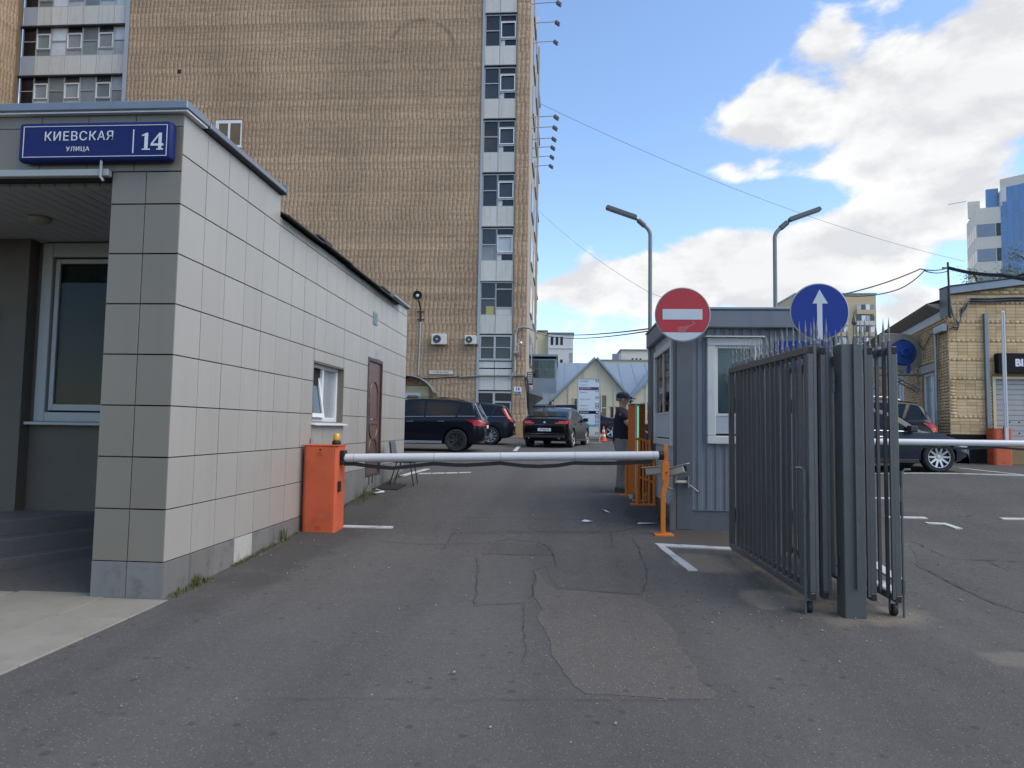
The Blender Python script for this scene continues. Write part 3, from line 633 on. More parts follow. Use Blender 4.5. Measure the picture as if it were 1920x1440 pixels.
# ---------------------------------------------------------------- barrier across the drive
def cabinet(th, x0, x1, y0, y1, z0, z1, mirror=False):
    c = .035
    body = MB().prism([(x0+c, y0), (x1-c, y0), (x1, y0+c), (x1, y1), (x0, y1), (x0, y0+c)], 'z', z0, z1-.02).build('cabinet', M_orange, th, .005)
    B('lid', x0-.008, x1+.008, y0-.008, y1+.008, z1-.018, z1, M_orange, th, .006)
    xm = (x0+x1)/2
    dp = B('door_panel', x0+.055, x1-.055, y0-.006, y0-.001, z0+.03, z1-.04, M_orange, th, .003)
    for zz in (z1-.14, z1-.12, z1-.10, z0+.09, z0+.11, z0+.13): B('louvre', xm-.035, xm+.035, y0-.013, y0-.006, zz, zz+.008, M_orange, dp, .002)
    MB().lathe([(.013, 0), (.013, -.006)], (xm, y0-.006, z1-.065), 'y', 12).build('keyhole', M_black, dp)
    bx = x1-.07; by = (y0+y1)/2-.02
    MB().lathe([(.055, 0), (.06, .02), (.055, .05), (.045, .06)], (bx, by, z1), 'z', 20).build('beacon_base', M_black, th, smooth=True)
    MB().lathe([(.048, .061), (.05, .08), (.045, .135), (.032, .152), (.001, .156)], (bx, by, z1), 'z', 20).build('beacon', M_amber, th, smooth=True)
bl = thing('barrier', 'orange barrier cabinet with lowered white arm across the driveway', 'barrier', (-3.2, 9.13, .06))
cabinet(bl, -3.44, -2.965, 8.97, 9.30, .02, 1.225)
B('foot', -3.46, -2.95, 8.95, 9.31, -.02, .03, M_grout, bl)
p0 = Vector((-2.92, 9.12, 1.046)); p1 = Vector((1.34, 9.365, 1.15))
def armpt(t): return p0+(p1-p0)*t
MB().tube([armpt(t) for t in (0, .25, .5, .75, 1)], .058, 20).build('arm', M_armwhite, bl, smooth=True)
for px in (664, 815, 940, 1080, 1227):
    t = (px-645)/(1238-645); c = armpt(t)
    MB().tube([c-(p1-p0).normalized()*.004, c+(p1-p0).normalized()*.004], .0592, 20).build('joint_ring', M_frame_grey, bl, smooth=True)
MB().tube([armpt(.998), armpt(1.014)], .062, 16).build('end_cap', M_black, bl, smooth=True)
B('bracket', -2.963, -2.90, 9.05, 9.18, 1.062, 1.15, M_black, bl, .006); B('bracket', -2.963, -2.93, 9.0, 9.06, .6, .74, M_black, bl, .006)
B('hub', -2.963, -2.90, 9.06, 9.18, .96, 1.06, M_black, bl, .01)
kn = [(0, 0), (.032, 0), (.10, .042), (.155, .062), (.21, .04), (.285, .006), (.35, .026), (.39, .03), (.44, .02), (.497, .006), (.57, .045), (.62, .055), (.68, .045), (.73, .012), (.80, .02), (.88, .02), (.98, .004)]
vs = []
for t, d in kn:
    c = armpt(t)
    for dy in (-.012, .012):
        for dz in (-.055-d, -.105-d): vs.append((c.x, c.y+dy, c.z+dz))
n = len(kn); fs = []
for i in range(n-1):
    a = 4*i; b = a+4; fs += [(a, b, b+1, a+1), (a+2, a+3, b+3, b+2), (a, a+2, b+2, b), (a+1, b+1, b+3, a+3)]
fs += [(0, 1, 3, 2), (4*n-4, 4*n-2, 4*n-1, 4*n-3)]
MB().add(vs, fs).build('rubber_skirt', M_black, bl)
# rest post
rp = thing('barrier_rest_post', 'orange forked steel post holding the free end of the white arm', 'post', (1.395, 9.37, .08))
B('base_plate', 1.28, 1.53, 9.27, 9.47, .075, .105, M_orange2, rp, .004)
w = MB(); w.box(1.365, 1.425, 9.34, 9.40, .1, .62); w.prism([(1.362, .62), (1.422, .62), (1.468, .80), (1.468, .92), (1.418, .92), (1.40, .82)], 'y', 9.341, 9.399); w.build('post', M_orange2, rp, .004)
B('fork_plate', 1.415, 1.47, 9.425, 9.435, .80, 1.295, M_orange2, rp, .002)
B('fork_plate', 1.375, 1.415, 9.295, 9.305, .82, 1.08, M_orange2, rp, .002)
B('fork_bridge', 1.38, 1.466, 9.305, 9.424, .93, 1.06, M_orange2, rp, .004)

# second barrier on the right: the arm runs in from beyond the frame
br = thing('barrier', 'white barrier arm crossing in front of the parked blue car', 'barrier', (9.6, 12.2, .4))
MB().tube([(4.75, 12.2, 1.345), (7, 12.2, 1.353), (9.3, 12.2, 1.36)], .056, 18).build('arm', M_armwhite, br, smooth=True)
w = MB()
for k in range(12):
    xa = 4.9+k*.36; s = .03*abs(math.sin(k*.9)); w.bar((xa, 12.2, 1.285-s), (xa+.365, 12.2, 1.285-.03*abs(math.sin((k+1)*.9))), .02, .035)
w.build('rubber_skirt', M_black, br)
cabinet(br, 9.3, 9.78, 12.05, 12.38, .35, 1.55)
r3 = thing('barrier_rest_post', 'grey steel post holding arm end behind the open gate leaves', 'post', (4.8, 12.2, .3))
B('base_plate', 4.68, 4.92, 12.1, 12.3, .27, .33, M_gate, r3); w = MB(); w.box(4.77, 4.83, 12.17, 12.23, .3, 1.28); w.box(4.77, 4.83, 12.12, 12.14, 1.2, 1.42); w.box(4.77, 4.83, 12.26, 12.28, 1.2, 1.42); w.box(4.77, 4.83, 12.12, 12.28, 1.2, 1.27); w.build('post', M_gate, r3)
# third one by the garage, arm raised
b3 = thing('barrier', 'orange barrier cabinet with its white arm raised upright by garage door', 'barrier', (11.8, 19.2, .7))
cabinet(b3, 11.55, 12.01, 19.05, 19.38, .66, 1.67)
MB().box(11.79, 11.89, 18.99, 19.04, 1.3, 4.82).build('arm', M_armwhite, b3, .015)
B('arm_groove', 11.828, 11.848, 18.986, 18.992, 1.7, 4.8, M_frame_grey, b3)
B('arm_clamp', 11.77, 11.91, 18.98, 19.045, 1.2, 1.36, M_black, b3, .006)

# ---------------------------------------------------------------- guard booth
bt = thing('guard_booth', 'grey corrugated metal guard booth with white framed windows', 'booth', (2.7, 10.9, .1))
BX0, BX1, BY0, BY1 = 1.63, 3.84, 9.71, 12.2
w = MB(); w.box(BX0+.03, BX1-.02, BY0+.06, BY1, .35, 2.95); 
# interior shell is hollow behind the glass: floor, roof, rear wall, right wall only
w = MB(); w.box(BX0+.02, BX1-.02, BY1-.06, BY1-.01, .35, 2.95); w.box(BX1-.06, BX1-.02, BY0+.05, BY1-.06, .35, 2.95); w.box(BX0+.02, BX1-.02, BY0+.05, BY1-.06, .35, .4); w.box(BX0+.02, BX1-.02, BY0+.05, BY1-.06, 2.86, 2.93)
w.build('inner_shell', M_plaster, bt)
FW = (2.05, 2.80, 1.31, 2.80)
M_boothrib = mat('booth_rib_grey', (.155, .172, .198), .5, var=.1, vs=2, streak=.3, gcol=(.07, .075, .085)); M_boothfascia = mat('booth_fascia_grey', (.17, .19, .215), .5, var=.08, streak=.15)
def corr(name, segs, mat, axis, c, sgn):
    """ribbed sheet: segs = (a0,a1,z0,z1) along x (axis y normal) or y"""
    m = MB(); per = .125; d = .015
    for (a0, a1, z0, z1) in segs:
        a = a0; pr = []
        k = int(a0/per)
        pts = [a0]; kk = math.floor(a0/per)
        while kk*per < a1:
            for f in (0, .30, .42, .88): 
                q = (kk+f)*per
                if a0 < q < a1: pts.append(q)
            kk += 1
        pts.append(a1); pts = sorted(set(pts))
        def off(q):
            f = (q/per) % 1.0
            return 0 if f < .30-1e-6 else (d if .42-1e-6 <= f <= .88+1e-6 else (d*(f-.30)/.12 if f < .42 else d*(1-(f-.88)/.12)))
        V = []
        for z in (z0, z1):
            for q in pts:
                o = c+sgn*off(q); V.append((q, o, z) if axis == 'y' else (o, q, z))
        n = len(pts); m.add(V, [(i, i+1, n+i+1, n+i) for i in range(n-1)])
    return m.build(name, mat, bt)
corr('ribbed_sheet', rect_minus([(1.86, 3.82, .385, 2.94)], FW), M_boothrib, 'y', BY0+.02, -1)
B('corner_trim', BX0, 1.858, BY0-.012, BY0+.02, .12, 2.94, M_booth, bt, .006)
B('corner_trim', BX1-.05, BX1, BY0-.01, BY0+.04, .12, 2.94, M_booth, bt, .006)
B('corner_trim', BX0-.012, BX0+.02, BY0+.02, BY0+.20, .12, 2.94, M_booth, bt, .004)
B('corner_trim', BX0-.02, BX0+.02, BY1-.42, BY1, .12, 2.94, M_booth, bt, .004)
B('base_skirt', BX0+.002, BX1-.002, BY0-.006, BY1-.01, .06, .383, M_booth, bt, .006)
B('base_flashing', BX0+.22, BX1-.02, BY0-.02, BY0+.02, .384, .395, M_capmetal, bt)
w = MB(); w.box(BX0-.1, BX1+.08, BY0-.09, BY1+.1, 2.935, 3.185); w.build('roof_fascia', M_boothfascia, bt, .012)
B('roof_cap', BX0-.115, BX1+.095, BY0-.105, BY1+.115, 3.187, 3.222, M_capmetal, bt, .006)
# left face: ribbed panel below, paled to paint in the light on it; window above
corr('lit_ribbed_panel', [(BY0+.2, BY1-.4, .385, 1.27)], M_boothlight, 'x', BX0+.012, -1)
B('lintel_panel', BX0-.01, BX0+.02, BY0+.2, BY1-.42, 2.80, 2.934, M_boothlight, bt)
def bwin(kind):
    if kind == 'front':
        f = MB(); x0, x1, z0, z1 = FW; t = .115
        for a in ((x0, x1, z1-t, z1), (x0, x1, z0, z0+t), (x0, x0+t, z0+t, z1-t), (x1-t, x1, z0+t, z1-t)): f.box(a[0], a[1], BY0-.045, BY0+.02, a[2], a[3])
        wn = f.build('window', M_trimwhite, bt, .01)
        B('drip_hood', x0-.03, x1+.03, BY0-.10, BY0+.02, z1+.003, z1+.02, M_trimwhite, wn)
        B('lower_panel', x0+t+.002, x1-t-.002, BY0-.012, BY0+.02, z0+t+.03, 1.70, M_boothlight, wn)
        g = MB(); 
        for a in ((x0+t, x1-t, 1.70, 1.735), (x0+t, x1-t, 2.65, 2.685), (x0+t, x0+t+.035, 1.735, 2.65), (x1-t-.035, x1-t, 1.735, 2.65)): g.box(a[0], a[1], BY0-.02, BY0+.02, a[2], a[3])
        g.build('sash', M_trimwhite, wn, .004)
        B('pane', x0+t+.03, x1-t-.03, BY0-.002, BY0+.004, 1.73, 2.66, M_glass, wn)
        for k in range(34): piece('blind_slat', x0+t, x1-t, BY0+.05, BY0+.06, 1.70+k*.029, 1.70+k*.029+.021, M_blindgreen, wn, 0)
    else:
        y0, y1, z0, z1 = BY0+.23, BY1-.45, 1.26, 2.80; t = .10; f = MB()
        for a in ((y0, y1, z1-t, z1), (y0, y1, z0, z0+t), (y0, y0+t, z0+t, z1-t), (y1-t, y1, z0+t, z1-t)): f.box(BX0-.045, BX0+.02, a[0], a[1], a[2], a[3])
        wn = f.build('window', M_trimwhite, bt, .008)
        B('lower_panel', BX0-.012, BX0+.02, y0+t, y1-t, z0+t+.02, 1.74, M_signwhite, wn)
        B('pane', BX0-.002, BX0+.004, y0+t, y1-t, 1.745, z1-t, M_glass, wn)
        g = MB(); g.box(BX0-.02, BX0+.02, y0+t, y1-t, 1.74, 1.77); g.box(BX0-.02, BX0+.02, (y0+y1)/2-.02, (y0+y1)/2+.02, 1.77, z1-t); g.build('sash', M_trimwhite, wn)
M_blindgreen = mat('green_grey_blind', (.25, .30, .31), .6, var=.1)
bwin('front'); bwin('left')
B('blue_panel', 2.98, 3.72, BY0-.03, BY0-.005, 2.35, 2.76, M_blue, bt, .004)
B('desk', 1.8, 3.7, 10.0, 10.6, 1.05, 1.1, M_doorbrown, bt)
# number plate cameras on an arm at the booth corner
def plate_cam(label, c, d):
    c = Vector(c); d = Vector(d).normalized(); s = d.cross(Vector((0, 0, 1))).normalized(); u = s.cross(d)
    t = thing('traffic_camera', label, 'camera', c, group=None)
    MB().obox(c, d, s, u, .15, .055, .05).build('housing', M_camgrey, t, .012)
    MB().obox(c+u*.058+d*.02, d, s, u, .19, .064, .006).build('sun_hood', M_camgrey, t, .003)
    MB().obox(c+d*.152, d, s, u, .003, .045, .04).build('lens_glass', M_blackgloss, t)
    return t
M_camgrey = mat('camera_housing', (.45, .43, .37), .5, var=.08, grime=.2)
t1 = plate_cam('grey camera housing angled up right on booth corner bracket', (1.585, 9.55, .93), (.82, -.45, .28))
MB().tube([(1.60, 9.56, .88), (1.60, 9.62, .78), (1.78, 9.66, .78)], .022, 8).build('arm', M_camgrey, t1, smooth=True)
B('mount_plate', 1.775, 1.79, 9.62, 9.70, .70, .86, M_galv, t1, .003)
MB().tube([(1.80, 9.66, .74), (1.95, 9.64, .62), (1.93, 9.63, .66)], .012).build('latch', M_galv, t1)
t2 = plate_cam('pale camera housing behind the orange post pointing up the drive', (1.36, 9.75, .92), (-.75, .5, -.1))
MB().tube([(1.42, 9.75, .86), (1.48, 9.75, .7), (1.60, 9.76, .66)], .02).build('arm', M_camgrey, t2)
MB().add([(1.515, 9.58, .04), (1.53, 9.58, .04), (1.53, 9.58, .48), (1.62, 9.68, .74), (1.605, 9.68, .74), (1.515, 9.58, .48), (1.60, 9.66, .04), (1.615, 9.66, .04)], [(0, 1, 2, 5), (5, 2, 3, 4), (1, 7, 3, 2), (0, 5, 4, 6), (6, 4, 3, 7), (0, 6, 7, 1)]).build('steel_guard', M_gate, None, label='dark folded steel guard plate against booth corner', cat='guard plate')

# round signs
def rsign(name, label, c, d, arms):
    t = thing(name, label, 'sign', (c[0], c[1]+.02, c[2]-d/2))
    MB().lathe([(d/2, 0), (d/2, -.012), (d/2-.012, -.016), (d/2-.012, -.004)], c, 'y', 56).build('plate', M_signgrey, t, smooth=30)
    for a in arms: MB().tube(a, .024, 10).build('bracket', M_galv, t, smooth=True)
    return t
def dpoly(r, zlo, zhi, n=56):
    return [(r*math.cos(2*math.pi*k/n), min(zhi, max(zlo, r*math.sin(2*math.pi*k/n)))) for k in range(n)]
RC = (1.593, 9.02, 3.012); RD = .724
rs = rsign('road_sign', 'round red no entry sign with white bar at booth corner', RC, RD, [[(1.593, 9.03, 3.06), (1.593, 9.63, 3.06)], [(1.593, 9.03, 2.96), (1.593, 9.63, 2.96)]])
r = RD/2-.016
def face(pts, name, m, t, c, y): return MB().prism([(c[0]+x, c[2]+z) for x, z in pts], 'y', y, y-.002).build(name, m, t)
face(dpoly(r, -.234, 9), 'red_field', M_red, rs, RC, 9.004)
face([(x, z-.0) for x, z in dpoly(r, -9, -.236)], 'white_segment', M_signwhite, rs, RC, 9.004)
face([(-.262, -.067), (.254, -.067), (.254, .072), (-.262, .072)], 'white_bar', M_signwhite, rs, RC, 9.0)
face([(-.06, -.234), (-.07, -.17), (-.02, -.15), (.0, -.165), (.07, -.14), (.13, -.125), (.11, -.09), (.14, -.085), (.17, -.12), (.12, -.15), (.08, -.17), (.05, -.2), (.03, -.234)], 'scuff', mat('scuffed_red', (.42, .10, .12), .6), rs, RC, 9.0015)
BC = (3.185, 8.6, 2.985); BD = .712
bs_ = rsign('road_sign', 'round blue sign with white upward arrow above the gate', BC, BD, [])
MB().tube([(3.185, 8.65, .03), (3.185, 8.65, 3.2)], .03, 12).build('post', M_galv, bs_, smooth=True)
r = BD/2-.016
face(dpoly(r, -9, 9), 'blue_field', M_blue, bs_, BC, 8.584)
face([(-.032, -.345), (.032, -.345), (.032, .10), (.10, .10), (0, .275), (-.085, .10), (-.032, .10)], 'arrow', M_signwhite, bs_, BC, 8.58)

# lamp posts behind the booth
def lamp(label, x, y, z1, d):
    t = thing('street_lamp', label, 'street lamp', (x, y, gz(x, y)), group='lamp posts behind the booth')
    pts = [(x, y, gz(x, y)), (x, y, z1)]
    for k in range(1, 6):
        a = R(48)*k/5; pts.append((x+d*.22*(1-math.cos(a)), y, z1+.22*math.sin(a)))
    e = Vector(pts[-1]); dr_ = Vector((d*math.sin(R(48)), 0, math.cos(R(48)))); e2 = e+dr_*.16; pts.append(tuple(e2))
    MB().tube(pts, .036, 12).build('pole', M_pole, t, smooth=True)
    MB().tube([e+dr_*.04, e+dr_*.2], .048, 12).build('sleeve', M_lamp, t, smooth=True)
    h0 = e+dr_*.24; hd = Vector((d*math.cos(R(20)), 0, math.sin(R(20)))); u = Vector((-d*math.sin(R(20)), 0, math.cos(R(20))))
    MB().tube([e+dr_*.18, h0+hd*.05], .025, 8).build('knuckle', M_lamp, t, smooth=True)
    c = h0+hd*.30
    hb = MB(); prof = [(-.3, -.02), (.28, -.02), (.3, .0), (.28, .055), (-.28, .055), (-.3, .03)]
    vs = [c+hd*a+u*b+Vector((0, s, 0)) for s in (-.06, .06) for a, b in prof]; n = 6
    hb.add(vs, [tuple(range(n)), tuple(range(2*n-1, n-1, -1))]+[(i, i+n, (i+1) % n+n, (i+1) % n) for i in range(n)])
    hb.build('lamp_head', M_lamp, t, .008)
    MB().obox(c-u*.021, hd, (0, 1, 0), u, .27, .045, .004).build('lens', M_frame_grey, t)
lamp('left lamp post with head leaning left beside red sign', 1.605, 12.36, 5.02, -1)
lamp('right lamp post with head leaning right above booth roof', 3.82, 12.36, 4.96, 1)

# orange access terminal and railings
tm = thing('access_terminal', 'orange column with glowing green light strip beside the man', 'terminal', (1.36, 12.15, .28))
gzt = gz(1.36, 12.1)
def rotpoly(c, pts, a): return [(c[0]+x*math.cos(a)-y*math.sin(a), c[1]+x*math.sin(a)+y*math.cos(a)) for x, y in pts]
cc_ = (1.345, 12.14); an = R(38)
MB().prism(rotpoly(cc_, [(-.1, -.115), (.1, -.115), (.1, .115), (-.1, .115)], an), 'z', gzt+.09, 1.935).build('column', M_orange3, tm, .008)
MB().prism(rotpoly(cc_, [(-.085, -.1), (.085, -.1), (.085, .1), (-.085, .1)], an), 'z', gzt-.02, gzt+.09).build('plinth', M_conc, tm)
k0 = rotpoly(cc_, [(-.105, -.123)], an)[0]
MB().prism(rotpoly(cc_, [(-.112, -.128), (-.045, -.128), (-.045, -.118), (-.102, -.118), (-.102, -.08), (-.112, -.08)], an), 'z', gzt+.1, 1.93).build('aluminium_corner', M_alu, tm)
MB().prism(rotpoly(cc_, [(-.108, -.1295), (-.074, -.1295), (-.074, -.1285), (-.108, -.1285)], an), 'z', gzt+.12, 1.9).build('light_strip', M_led, tm)
B('cap', cc_[0]-.13, cc_[0]+.13, cc_[1]-.14, cc_[1]+.14, 1.936, 1.946, M_alu, tm)
def rail(label, pts, top, y, mid=True):
    x0, x1 = pts; t = thing('railing', label, 'railing', ((x0+x1)/2, y, gz(1.4, y)), group='orange railings at the terminal')
    g = gz(1.4, y)
    B('base_plate', x0-.12, x1+.03, y-.06, y+.06, g-.01, g+.02, M_orange2, t, .003)
    for x in (x0, x1): MB().tube([(x, y, g), (x, y, top)], .026, 10).build('post', M_orange2, t, smooth=True)
    MB().tube([(x0-.07, y-.05, top+.0), (x0, y, top+.005), (x1, y+.02, top-.06)], .022, 10).build('top_rail', M_orange2, t, smooth=True)
    MB().tube([(x0, y, (g+top)/2+.1), (x1, y+.01, (g+top)/2)], .018, 8).build('middle_rail', M_orange2, t, smooth=True)
    for f in (.35, .68): MB().tube([(x0+(x1-x0)*f, y, g), (x0+(x1-x0)*f, y, top-.03)], .013, 8).build('baluster', M_orange2, t, smooth=True)
rail('low orange railing in front of the terminal column', (1.30, 1.575), .98, 11.55)
rail('taller orange railing right of the terminal by booth side', (1.37, 1.55), 1.33, 11.92)
rail('orange railing loop left of terminal by the man', (1.20, 1.42), 1.0, 12.42)
bb = thing('blue_cabinet', 'blue box cabinet half hidden behind booth corner', 'cabinet', (1.84, 13.1, .34))
B('cabinet_body', 1.63, 2.05, 12.95, 13.3, gz(1.8, 13), 1.585, M_fanblue, bb, .01); B('cabinet_lid', 1.615, 2.065, 12.935, 13.315, 1.587, 1.605, M_fanblue, bb, .006)
# ---------------------------------------------------------------- folding gate leaves with spikes
def spike_mesh():
    m = MB(); h = .0125; H0 = .10; H1 = 2.265
    m.box(-h, h, -h, h, 0, H1-H0)
    z = H1-H0
    rings = [(.0125, z), (.011, z+.03), (.0065, z+.045), (.0065, z+.095), (.013, z+.125), (.0125, z+.14), (.006, z+.185), (.0008, z+.235)]
    vs = []; 
    for r, zz in rings:
        fl = .55 if zz > z+.1 else 1.0
        for k in range(4):
            a = math.pi/4+math.pi/2*k; vs.append((r*1.2*math.cos(a), r*1.2*math.sin(a)*fl, zz))
    fs = [(i*4+k, i*4+(k+1) % 4, (i+1)*4+(k+1) % 4, (i+1)*4+k) for i in range(len(rings)-1) for k in range(4)]+[tuple(4*(len(rings)-1)+k for k in range(4))]
    m.add(vs, fs); me = bpy.data.meshes.new('bar'); me.from_pydata(m.v, [], m.f)
    bm = bmesh.new(); bm.from_mesh(me); bmesh.ops.recalc_face_normals(bm, faces=bm.faces); bm.to_mesh(me); bm.free()
    me.materials.append(M_gate); me.materials.append(mat('spike_worn', (.22, .225, .225), .45, var=.35, vs=20))
    for p in me.polygons: p.material_index = 1 if p.center.z > H1-H0+.032 else 0
    return me
SPK = spike_mesh()
def tubeend(p, d, s, a=.026, b=.032):
    """black plate painting in the shade inside an open rail end"""
    u = Vector((0, 0, 1)); return MB().obox(Vector(p), d, s, u, .002, a-.006, b-.006)
def leaf(label, near, far, nb, side=-1, caster=False, rod=False, z0n=.10, z0f=.155):
    n = Vector((*near, 0)); f = Vector((*far, 0)); d = (f-n); L = d.length; d.normalize(); s = Vector((d.y, -d.x, 0))
    t = thing('gate_leaf', label, 'gate', (*((n+f)/2).xy, .0), group='leaves of the folding spiked gate')
    def at(q, z): return n+d*q+Vector((0, 0, z))
    zt = 2.215
    slope = (z0f-z0n)/L
    MB().bar(at(.0, zt), at(L, zt), .045, .062).build('top_rail', M_gate, t, .004)
    MB().bar(at(.0, z0n), at(L, z0f), .045, .062).build('bottom_rail', M_gate, t, .004)
    for z, nm in ((zt, 'rail_end'), (z0n, 'rail_end')): tubeend(at(-.001, z), -d, s).build(nm, M_black, t)  # ends closed by black plates standing for the shade inside the tube
    MB().bar(at(.026, z0n+.033), at(.026, zt-.033), .05, .05, up=tuple(d)).build('stile', M_gate, t, .004)
    MB().bar(at(L-.026, z0f+.033), at(L-.026, zt-.033), .05, .05, up=tuple(d)).build('stile', M_gate, t, .004)
    for k in range(nb):
        q = .11+(L-.22)*k/(nb-1); c = at(q, .10)+s*side*.036
        o = bpy.data.objects.new('bar', SPK); COL.objects.link(o); o.location = c; o.rotation_euler = (random.uniform(-.003, .003), random.uniform(-.003, .003), math.atan2(d.y, d.x)+random.uniform(-.08, .08)); o.scale = (1, 1, 1+random.uniform(-.004, .004)); _par(o, t)
    c = at(.0, 0)+s*(side or 1)*.036+d*.012
    o = bpy.data.objects.new('bar', SPK); COL.objects.link(o); o.location = c+Vector((0, 0, .10)); o.rotation_euler = (0, 0, math.atan2(d.y, d.x)); _par(o, t)
    if caster:
        cw = at(.10, -.057+.05)+s*side*.0; ax = 'x'
        MB().lathe([(.02, -.022), (.045, -.02), (.05, -.012), (.05, .012), (.045, .02), (.02, .022)], cw, 'x', 20).build('caster_wheel', M_black, t, smooth=True)
        MB().bar(cw+Vector((-.03, 0, -.01)), cw+Vector((-.03, .0, .085)), .006, .03).bar(cw+Vector((.03, 0, -.01)), cw+Vector((.03, 0, .085)), .006, .03).build('caster_fork', M_gate, t)
    if rod:
        q = at(.035, 0)+s*rod*.055
        m = MB().tube([q+Vector((0, 0, -.06)), q+Vector((0, 0, 1.16)), q+Vector((0, 0, 1.19))-Vector((0, 0, 0))+s*rod*.03, q+Vector((0, 0, 1.19))+s*rod*.075], .0105, 8)
        m.build('drop_bolt', M_gate2, t, smooth=True)
        for z in (.14, .8, 1.05): MB().tube([q+Vector((0, 0, z)), q+Vector((0, 0, z+.12))], .017, 8).build('bolt_guide', M_gate, t, smooth=True)
    return t
LA = leaf('nearest left gate leaf with caster wheel and drop bolt', (2.165, 6.05), (2.035, 8.32), 16, 0, True, -1)
LB = leaf('second gate leaf folded behind the left one and hinged on the post', (2.295, 6.12), (2.15, 8.32), 16, 0)
LC = leaf('gate leaf hinged right of the square post', (2.685, 6.1), (2.69, 8.34), 16, -1)
LD = leaf('outer right gate leaf with caster wheel and drop bolt', (2.865, 6.05), (2.83, 8.34), 16, -1, True, 1)
for tt, x in ((LB, 2.375), (LC, 2.61)):
    for z in (.36, 1.93): MB().tube([(x, 6.10, z-.085), (x, 6.10, z-.004)], .016, 10).tube([(x, 6.10, z+.004), (x, 6.10, z+.085)], .016, 10).build('hinge', M_gate2, tt, smooth=True)
for xx in (2.09, 2.765):
    for z in (.5, 1.8): MB().tube([(xx, 8.35, z-.08), (xx, 8.35, z+.08)], .016, 10).build('hinge', M_gate2, LA if xx < 2.5 else LD)
gp = thing('gate_post', 'square steel gate post between the folded spiked leaves', 'post', (2.49, 6.09, -.06))
B('post', 2.405, 2.582, 6.0, 6.178, -.15, 2.262, M_gate, gp, .006)
o = bpy.data.objects.new('spear_bar', SPK); COL.objects.link(o); o.location = (2.508, 5.985, .19); _par(o, gp); o.scale = (1.1, 1.1, .972)
MB().lathe([(.001, 0), (.022, .04), (.02, .055), (.008, .1), (.0005, .14)], (2.508, 5.985, 2.40), 'z', 8).build('spearhead', M_gate, gp)
# ---------------------------------------------------------------- tall brick office block
def bricks(name, u0, u1, z0, z1, place, mat, parent, holes=(), bw=.26, bh=.075, joint=.012, depth=.012, inst=0, order=None, hdr=6, vj=None):
    """stack-bonded stretcher courses with a header course every sixth; real relief, one mesh (the biggest `inst` as separate objects)"""
    cells = []; vj = joint if vj is None else vj
    nr = int((z1-z0)/bh)
    for r in range(nr):
        za = z0+r*bh; zb = za+bh-joint
        hd = (r % hdr == hdr-1); w = bw/2 if hd else bw
        grp = r//hdr; u = u0-(.06 if hd else [0, .05, .02, .09, .035, .07, .012][(grp*5) % 7])
        if hd and vj < joint: za += .004; zb -= .004
        while u < u1-.02:
            a = max(u, u0); b = min(u+w-vj, u1)
            if b-a > .03:
                ok = True
                for (h0, h1, g0, g1) in holes:
                    if b > h0 and a < h1 and zb > g0 and za < g1:
                        if a < h0 and h0-a > .04: b = h0
                        elif b > h1 and b-h1 > .04: a = h1
                        else: ok = False
                        break
                if ok: cells.append((a, b, za, zb))
            u += w
    C = np.array(cells); n = len(C)
    if inst:
        key = np.array([order((c[0]+c[1])/2, (c[2]+c[3])/2) if (c[1]-c[0]) > .2 else 1e9 for c in C]); idx = np.argsort(key)
        near = idx[:inst]; rest = idx[inst:]
    else: near = []; rest = np.arange(n)
    D = C[rest]; n = len(D)
    dd = depth*np.random.RandomState(3).uniform(.7, 1.15, n)
    V = np.zeros((n, 8, 3))
    for i, (uu, zz, q) in enumerate([(0, 2, 0), (1, 2, 0), (1, 3, 0), (0, 3, 0), (0, 2, 1), (1, 2, 1), (1, 3, 1), (0, 3, 1)]):
        V[:, i, 0] = D[:, uu]; V[:, i, 1] = dd*q; V[:, i, 2] = D[:, zz]
    W = place(V.reshape(-1, 3))
    F = np.array([(4, 5, 6, 7), (0, 1, 5, 4), (1, 2, 6, 5), (2, 3, 7, 6), (3, 0, 4, 7)])
    Fa = (F[None]+8*np.arange(n)[:, None, None]).reshape(-1, 4)
    me = bpy.data.meshes.new(name); me.vertices.add(len(W)); me.vertices.foreach_set('co', W.ravel())
    me.loops.add(Fa.size); me.loops.foreach_set('vertex_index', Fa.ravel()); me.polygons.add(len(Fa))
    me.polygons.foreach_set('loop_start', np.arange(len(Fa))*4); me.update(calc_edges=True); me.validate(); me.materials.append(mat)
    o = finish(name, me, (0, 0, 0), parent, kind='stuff')
    o.location = (0, 0, 0)
    for k in near:
        a, b, za, zb = C[k]; c0 = np.array([[(a+b)/2, depth/2, (za+zb)/2]]); p = place(c0)[0]
        key = ('brick', round(b-a, 2), mat.name, name)
        if key not in _pc:
            m = MB(); v = [((s*(b-a)/2), t, q*(zb-za)/2) for (s, q, t) in [(-1, -1, -depth/2), (1, -1, -depth/2), (1, 1, -depth/2), (-1, 1, -depth/2), (-1, -1, depth/2), (1, -1, depth/2), (1, 1, depth/2), (-1, 1, depth/2)]]
            vv = place(np.array(v)+c0)-p; mm = bpy.data.meshes.new('brick'); mm.from_pydata(vv.tolist(), [], [tuple(f) for f in F.tolist()]); mm.materials.append(mat); _pc[key] = mm
        finish('brick', _pc[key], p, parent)
    return o
TY = 40.0; TZ = 31.6; GB = .9
tw = thing('brick_office_block', 'tall tan brick office block with vertical window strip and blank wall', 'building', (-15, 45, GB))
SWIN = (-21.66, -19.97, 18.65, 20.35); HOLE = (-24.32, -24.1, 23.45, 23.68)
